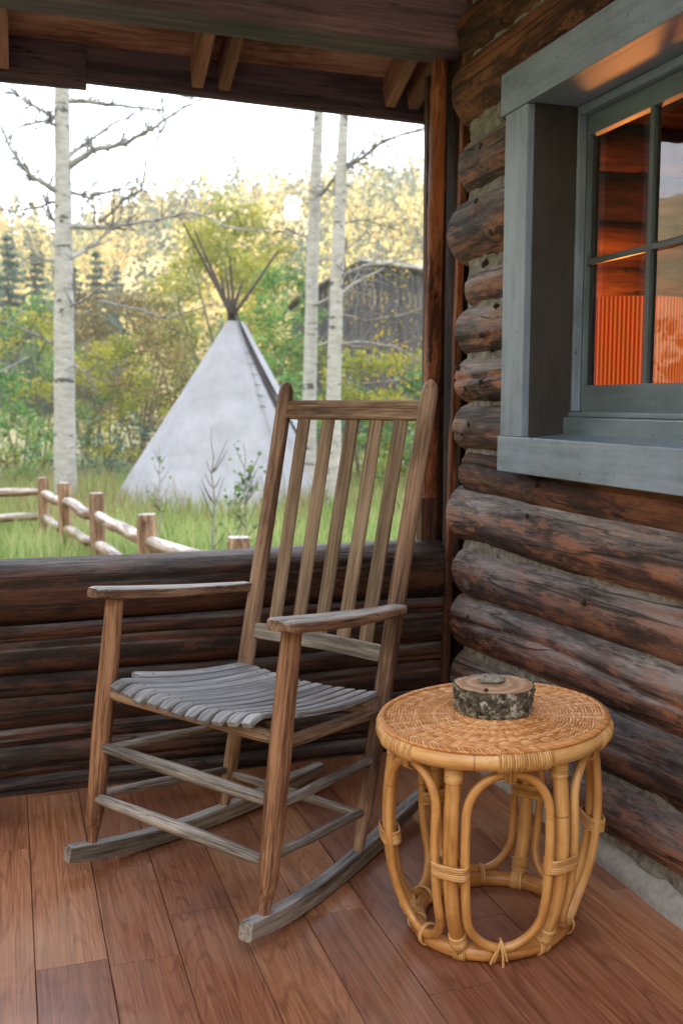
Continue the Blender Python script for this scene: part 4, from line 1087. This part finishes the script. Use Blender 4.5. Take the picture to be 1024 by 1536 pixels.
aspen(b2,[b2,apt(500,600,17.6),apt(505,420,17.6),apt(512,250,17.6),apt(516,165,17.6),apt(520,-40,17.6)],(.148,.062),'taller of the close aspen pair, right one standing in front of the barn',[
 ([(516,250,0),(545,235,-.3),(575,212,-.5),(625,196,-.6),(650,190,-.7)],.026,1.6,.55),
 ([(514,335,0),(550,330,.3),(600,345,.4)],.016,1.0,.65),
 ([(508,415,0),(545,398,-.3),(600,392,-.5),(640,385,-.5)],.028,1.4,.25),
 ([(508,440,0),(540,420,.3),(575,402,.5)],.026,.8,.12),
 ([(504,520,0),(540,512,-.3),(590,520,-.5),(630,540,-.6)],.020,1.6,.35),
 ([(506,470,0),(550,480,.4),(610,470,.6),(640,460,.6)],.018,1.8,.5),
 ([(502,560,0),(540,575,.3),(600,570,.5)],.016,1.6,.5),
 ([(512,300,0),(490,282,.2),(470,300,.3)],.014,.8,.6)],23,17.6,twn=11,leafn=520)
b3=apt(-12,740,19.5);b3.z=gz(b3.x,b3.y)-.05
aspen(b3,[b3,apt(-10,500,19.5),apt(-16,300,19.5),apt(-22,0,19.5)],(.13,.07),'white aspen trunk cut off by the left edge, beyond the fence',[([(-6,560,0),(25,545,.2),(45,535,.3)],.016,1,.3),([(-4,330,0),(-40,300,0),(-90,260,0)],.03,1,.5)],24,19.5,twn=8)
# more aspens to the left, seen only in the window glass
for i,(x,y) in enumerate(((-4.6,14.0),(-8.2,12.5),(-7.6,18.5),(-12,16),(-11,11))):
    b=Vector((x,y,GZ-.05));aspen(b,[b,b+Vector((.1,0,3)),b+Vector((0,.1,6)),b+Vector((.15,.1,9.5))],(.15,.05),'white aspen trunk on the open ground left of the fence',[],40+i,18,twn=8,auto=8,group='aspens left of the fence',leafn=300)

# ---- saplings in front of the tipi
def sapling(px,D,H,label,seed,leaves=0,r=.02,lean=0,nb=9,lf='lf_green',bark='sapbark'):
    p=at(px,604,D);g=gz(p.x,p.y);rs=random.Random(seed);o=empty('sapling',(p.x,p.y,g));tag(o,label,'sapling')
    path=[Vector((lean*t*t+.02*rs.uniform(-1,1),.02*rs.uniform(-1,1),H*t)) for t in [i/12 for i in range(13)]];m=MB();tube(m,path,[lerp(r,.004,i/12) for i in range(13)],7,c=.3);m.build('trunk',M[bark],o)
    m=MB();V=[];Fc=[];C=[];tips=[]
    for _ in range(nb):
        i=rs.randrange(3,12);b=path[i];a=rs.choice([0,math.pi])+rs.uniform(-.9,.9);L=rs.uniform(.12,.36)*(1-.5*i/12)*H/2.0;e=b+Vector((math.cos(a)*L,math.sin(a)*L,L*rs.uniform(.9,2.0)));tube(m,[b,b.lerp(e,.5)+Vector((0,0,-.02)),e],[.006,.005,.003],4)
        tips+=[b.lerp(e,t) for t in (.4,.6,.8,1)]
    m.build('branch',M['twig'],o)
    if leaves:
        for _ in range(leaves):
            q=rs.choice(tips)+Vector((rs.gauss(0,.05),rs.gauss(0,.05),rs.gauss(0,.05)));leafquad(V,Fc,C,q,.06*rs.uniform(.7,1.2),rs,rs.random())
        m=MB();m.add(V,Fc,[Vector((0,0,0))]*len(V),False,C);m.build('crown',M[lf],o)
sapling(318,9.5,1.75,'bare thin grey sapling standing in front of the tipi',301,r=.020,nb=15)
sapling(236,12.5,1.45,'short bare twiggy sapling in front of the left slope of the tipi',302,r=.014,nb=12,leaves=14)
sapling(365,10.5,1.55,'leafy young sapling with round green leaves in front of the tipi',303,leaves=95,r=.012,nb=20)
sapling(352,11.2,1.1,'small leafy shoot low in front of the tipi, nearest the bare sapling',304,leaves=36,r=.009,nb=10)

# ---- shrubs and trees behind
shrub(30,0,25,5.2,4.2,'lf_yg','yellow green willow thicket behind the fence at the far left',401)
shrub(-80,0,23,5,4,'lf_green','green willow shrub beyond the left end of the fence',402)
shrub(160,0,27,4.6,3.6,'lf_yg','yellow green shrub just right of the thick aspen trunk',403)
shrub(60,0,29,4.4,4.8,'lf_green','taller dark green shrub behind the thick aspen trunk',404)
shrub(205,0,31,5.2,5.0,'lf_olive','olive brown willow shrub left of the tipi peak',405)
shrub(262,0,29,3.6,4.4,'lf_olive','brownish willow shrub directly behind the left slope of the tipi',406)
shrub(130,0,33,5,5.2,'lf_olive','olive willow shrub behind the thick aspen, further back',407)
shrub(205,0,23.5,2.2,1.7,'lf_dark','low dark shrub in the shade at the left foot of the tipi',408,leaf=.08)
shrub(120,0,23,2.4,1.8,'lf_dark','low dark green shrub behind the base of the thick aspen',409,leaf=.08)
shrub(20,0,21.5,2.6,1.9,'lf_green','low green shrub behind the fence at the left edge',416)
shrub(400,0,24,2.8,5.0,'lf_green','green young aspen clump right behind the tipi peak',410,'tree','young_aspen')
shrub(440,0,25,2.8,5.6,'lf_green','tall green leafy tree between the tipi and the aspen pair',411,'tree','leafy_tree')
shrub(430,0,21.5,2.2,2.6,'lf_green','green bush at the right foot of the tipi',412)
shrub(350,0,38,7.6,8.8,'lf_yg','large yellow green tree rising behind the tipi poles',413,'tree','leafy_tree',nper=240,leaf=.17)
shrub(270,0,44,5.0,7.2,'lf_yg','yellow green tree left of and behind the tipi poles',414,'tree','leafy_tree',nper=220,leaf=.17)
shrub(410,0,46,5,8.4,'lf_yg','yellow green tree left of the barn roof, behind the green tree',415,'tree','leafy_tree',nper=220,leaf=.17)
shrub(545,0,22,3.0,2.9,'lf_yg','yellow green bush right of the aspen pair below the barn',420)
shrub(605,0,23,3.4,3.1,'lf_yg','yellow green bush in front of the right end of the barn',421)
shrub(575,0,20,2.4,2.0,'lf_green','green bush seen through the right chair slats',422)
shrub(650,0,21,3,2.6,'lf_green','green bush beside the porch post',423)
shrub(520,0,25,3.2,2.6,'lf_green','green bush behind the foot of the aspen pair',424)
shrub(620,0,30,4,4.6,'lf_gold','young aspen with gold leaves before the barn wall',425,'tree','young_aspen',nper=60,leaf=.13)
shrub(720,0,24,4,4,'lf_yg','yellow green thicket behind the corner post',426)
for i,(x,y,W,H) in enumerate(((-8,22,5,4.2),(-13,20,5,4.6),(-17,24,6,5),(-21,18,6,5),(-24,28,8,8),(-14,30,7,7),(-6,32,6,6))):
    o=shrub(0,0,10,W,H,('lf_yg','lf_olive','lf_green')[i%3],'willow thicket on the open ground left of the fence',450+i,group='willow thickets left of the fence',nper=260,leaf=.14);o.location=(x,y,GZ)

# ---- conifers
def conifer_mesh(V,Fc,C,base,H,rs,c0,W=.26,n=62,rnd=False):
    for _ in range(n):
        t=rs.random()**1.35
        if rnd: R_=H*W*1.25*math.sin(math.pi*min(1,.12+.86*t))
        else: R_=H*W*(1-t)**.8+.05
        a=rs.uniform(0,6.28);q=rs.random()**.5*R_
        leafquad(V,Fc,C,base+Vector((math.cos(a)*q,math.sin(a)*q,H*(.08+.92*t)-q*.25)),H*.15*rs.uniform(.5,1.2)*(1.1-.55*t),rs,min(1,max(0,c0+rs.uniform(-.16,.16))),.6)
def conifer(px,py_top,D,label,seed,W=.24,z=None,lf='lf_dark'):
    p=at(px,604,D);top=at(px,py_top,D).z;g=gz(p.x,p.y) if z is None else z;H=top-g;rs=random.Random(seed);o=empty('pine_tree',(p.x,p.y,g));tag(o,label,'tree')
    m=MB();tube(m,[Vector((0,0,-.3)),Vector((0,0,H))],[H*.02,.02],7);m.build('trunk',M['twig'],o)
    # needle tufts
    V=[];Fc=[];C=[]
    nl=22
    for l in range(nl):
        t=l/nl;zz=H*(.10+.9*t);R_=H*W*(1-t)**.8
        for q in range(9):
            a=rs.uniform(0,6.28);L=R_*rs.uniform(.6,1.15);d=Vector((math.cos(a),math.sin(a),-.18));b_=rs.uniform(.1,.9)
            for w in range(int(6+14*(1-t))):
                f=rs.uniform(.15,1);pp=Vector((0,0,zz))+d*L*f+Vector((rs.gauss(0,.1),rs.gauss(0,.1),rs.gauss(0,.06)))*H*.07;leafquad(V,Fc,C,pp,H*.035*rs.uniform(.6,1.3),rs,min(1,max(0,b_*.6+rs.random()*.4)),.5)
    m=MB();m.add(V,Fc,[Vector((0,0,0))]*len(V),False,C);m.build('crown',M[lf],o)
conifer(20,345,52,'blue green pine tree at the far left below the hill',501)
conifer(60,372,50,'blue green pine tree left of the thick aspen trunk',502)
conifer(-25,330,56,'tall blue green pine cut by the left edge of the view',503)
conifer(150,372,56,'dark pine tree right of the thick aspen trunk',504)
conifer(118,395,60,'dark pine tree half hidden behind the thick aspen trunk',505)
conifer(180,400,66,'smaller dark pine between the thick aspen and the yellow trees',506)
# far wood on the hillside: one mass
m=MB();rs=random.Random(77);V=[];Fc=[];C=[]
cnt=0
while cnt<2300:
    az=rs.uniform(-14,38);d=62+(205-62)*rs.random()**.75
    if MN.noise(Vector((math.sin(R(az))*d*.045,math.cos(R(az))*d*.045,9)))<-.18 and d<165: continue
    z=hillz(az,d);H=rs.uniform(4.2,9.0)*(1.1 if d>150 else .85);dark=rs.random()
    c0=.15+.2*rs.random() if dark<.42 else .55+.45*rs.random()
    conifer_mesh(V,Fc,C,Vector((math.sin(R(az))*d,math.cos(R(az))*d,z-.2)),H*.95,rs,c0,W=.27,rnd=(c0>.5 and rs.random()<.6));cnt+=1
m.add(V,Fc,[Vector((0,0,0))]*len(V),False,C)
o=m.build('hillside_wood',M['lf_hill']);tag(o,'sunlit wood of pines and golden trees covering the far hillside','wood',kind='stuff')

# ---- barn
bc=at(560,604,38);th=-YAW
ba=empty('barn',(bc.x,bc.y,GZ+.3),th+R(8));tag(ba,'dark weathered board barn with pale metal roof edge behind the aspens','barn')
XL,XR,ZE,ZP=-2.6,5.4,5.75,6.85;XP=-.6
def gab(x): return lerp(5.65,ZP,(x-XL)/(XP-XL)) if x<XP else lerp(ZP,6.15,(x-XP)/(XR-XP))
m=MB();x=XL
while x<XR:
    x1=min(x+.22,XR);zt=gab((x+x1)/2)-.05;bar(m,((x+x1)/2,0,-1.3),((x+x1)/2,random.uniform(-.02,.02),zt),x1-x-.02,.04,up=Vector((0,-1,0)),r=.003);x=x1
m.build('wall',M['barn'],ba)
m=MB();box(m,XL+.05,XR-.05,.1,6,-1.2,5.3,r=.01);m.build('side_wall',M['barn'],ba)
for a,b in ((XL-.35,XP),(XP,XR+.4)):
    m=MB();bar(m,(a,3,gab(a if a>XL else XL)+(-.20 if a<XL else .0)+.04),(b,3,gab(min(b,XR))+.04-(.05 if b>XR else 0)),6.6,.10,up=Vector((0,0,1)),r=.01);m.build('roof',M['barn_roof'],ba)
m=MB();bar(m,(XP,-.33,gab(XP)+.15),(XR+.4,-.33,gab(XR)+.10),.05,.14,up=Vector((0,0,1)),r=.01);m.build('roof_edge',M['roofm'],ba)
# ---- far house
fh=at(440,306,118);fh.z+=.4;ho=empty('far_house',(fh.x,fh.y,fh.z-.8),R(-20));tag(ho,'tiny white house high on the sunlit hillside','house')
m=MB();box(m,-1.9,1.9,-1.5,1.5,-3,1.6,grain='x',r=.01);m.build('wall',M['white'],ho)
m=MB();bar(m,(-1.9,-.9,2.1),(1.9,-.9,2.1),2.2,.12,up=Vector((0,-.5,1)).normalized(),r=.01);m.build('roof',M['roofm'],ho);m=MB();bar(m,(-1.9,.9,2.1),(1.9,.9,2.1),2.2,.12,up=Vector((0,.5,1)).normalized(),r=.01);m.build('roof',M['roofm'],ho)

ho.scale=(.5,.5,.5)
# ---- grass
def grass(n,region,hmin,hmax,seed,mat,label,name,wd=.010):
    rs=random.Random(seed);V=[];Fc=[];C=[]
    while len(Fc)<n:
        p=region(rs)
        if p is None: continue
        x,y=p;z=gz(x,y);h=rs.uniform(hmin,hmax);a=rs.uniform(0,6.28);w=wd*rs.uniform(.6,1.4);lx,ly=rs.gauss(0,.22)*h,rs.gauss(0,.22)*h;cx,cy=math.cos(a)*w,math.sin(a)*w;o=len(V)
        V+=[(x-cx,y-cy,z),(x+cx,y+cy,z),(x+lx*.4+cx*.7,y+ly*.4+cy*.7,z+h*.6),(x+lx*.4-cx*.7,y+ly*.4-cy*.7,z+h*.6),(x+lx,y+ly,z+h)]
        Fc+=[(o,o+1,o+2,o+3),(o+3,o+2,o+4)];c=min(1,max(0,.45+.4*MN.noise(Vector((x*.5,y*.5,3)))+rs.uniform(-.3,.3)));C+=[c]*5
    m=MB();m.v=V;m.f=Fc;m.g=[(0,0,0)]*len(V);m.sm=[False]*len(Fc);m.mi=[0]*len(Fc);m.c=C
    tag(m.build(name,M[mat]),label,'grass',kind='stuff')
def reg(rs):
    D=4.6+19*rs.random()**.9;s=rs.uniform(-.42,.30)*D*1.0
    p=at(512,604,D);x=p.x+RT.x*s;y=p.y+RT.y*s
    if y<3.9: return None
    if (x+1.2)**2/7.0+(y-10.6)**2/1.7<1 and rs.random()<.93: return None
    return x,y
grass(85000,reg,.14,.55,1,'grass','bright green meadow grass between the porch and the tipi','meadow_grass',.011)
def reg2(rs):
    D=rs.uniform(14,24);s=rs.uniform(-.42,.30)*D;p=at(512,604,D);x=p.x+RT.x*s;y=p.y+RT.y*s
    if MN.noise(Vector((x*.5,y*.5,12)))<-.05: return None
    return x,y
grass(9000,reg2,.35,.85,2,'drygrass','tall pale dry grass stalks near the tree trunks and tipi','tall_dry_grass',.010)

# ---- thin valley haze
m=MB();V=[Vector((x,y,z)) for x in (-150,150) for y in (12,250) for z in (-8,70)]
m.add(V,[(0,1,3,2),(4,6,7,5),(0,4,5,1),(2,3,7,6),(0,2,6,4),(1,5,7,3)],[Vector((0,0,0))]*8,False)
hm=bpy.data.materials.new('haze');hm.use_nodes=True;hn=hm.node_tree;hn.nodes.clear();ho_=hn.nodes.new('ShaderNodeOutputMaterial');hv=hn.nodes.new('ShaderNodeVolumeScatter');hv.inputs['Color'].default_value=(.93,.96,1,1);hv.inputs['Density'].default_value=.0014;hv.inputs['Anisotropy'].default_value=.2;hn.links.new(hv.outputs[0],ho_.inputs['Volume'])
tag(m.build('haze',hm),kind='structure')
# =================================================================== LIGHT, WORLD, CAMERA
SUN_EL,SUN_AZ=R(24),R(205)      # azimuth from +Y clockwise
w=bpy.data.worlds.new('World');sc.world=w;w.use_nodes=True;nt=w.node_tree;N=NT(nt)
bg=nt.nodes['Background'];sky=N.n('TexSky');sky.sky_type='NISHITA';sky.sun_disc=False;sky.sun_elevation=SUN_EL;sky.sun_rotation=SUN_AZ;sky.dust_density=3.0;sky.air_density=1.0;sky.altitude=2000
# thin bright haze veil over the sky
mx=N.mix(.60,sky.outputs[0],(32,33.8,37.4));N.l(mx,bg.inputs[0]);bg.inputs[1].default_value=.15
sl=bpy.data.lights.new('sun','SUN');sl.energy=4.2;sl.angle=R(.5);sl.color=(1.0,.84,.62)
so=bpy.data.objects.new('sun',sl);COL.objects.link(so)
sd=Vector((math.sin(SUN_AZ)*math.cos(SUN_EL),math.cos(SUN_AZ)*math.cos(SUN_EL),math.sin(SUN_EL)));so.rotation_euler=sd.to_track_quat('Z','Y').to_euler();so.location=(0,0,30)
cd=bpy.data.cameras.new('camera');cam=bpy.data.objects.new('camera',cd);COL.objects.link(cam);sc.camera=cam
cd.sensor_fit='VERTICAL';cd.sensor_height=36;cd.sensor_width=24;cd.lens=35;cd.clip_start=.05;cd.clip_end=2000
cam.location=CAM;cam.matrix_world=Matrix(((RT.x,UP.x,-FW.x,0),(RT.y,UP.y,-FW.y,0),(RT.z,UP.z,-FW.z,CAM_H),(0,0,0,1)))
cd.dof.use_dof=True;cd.dof.focus_distance=2.25;cd.dof.aperture_fstop=4.8
sc.view_settings.view_transform='Standard';sc.view_settings.look='None';sc.view_settings.exposure=0;sc.view_settings.gamma=1
sc.cycles.volume_bounces=1;sc.cycles.max_bounces=10;sc.cycles.diffuse_bounces=5;sc.cycles.transparent_max_bounces=12
for o in bpy.data.objects:
    if '_w' in o: del o['_w']
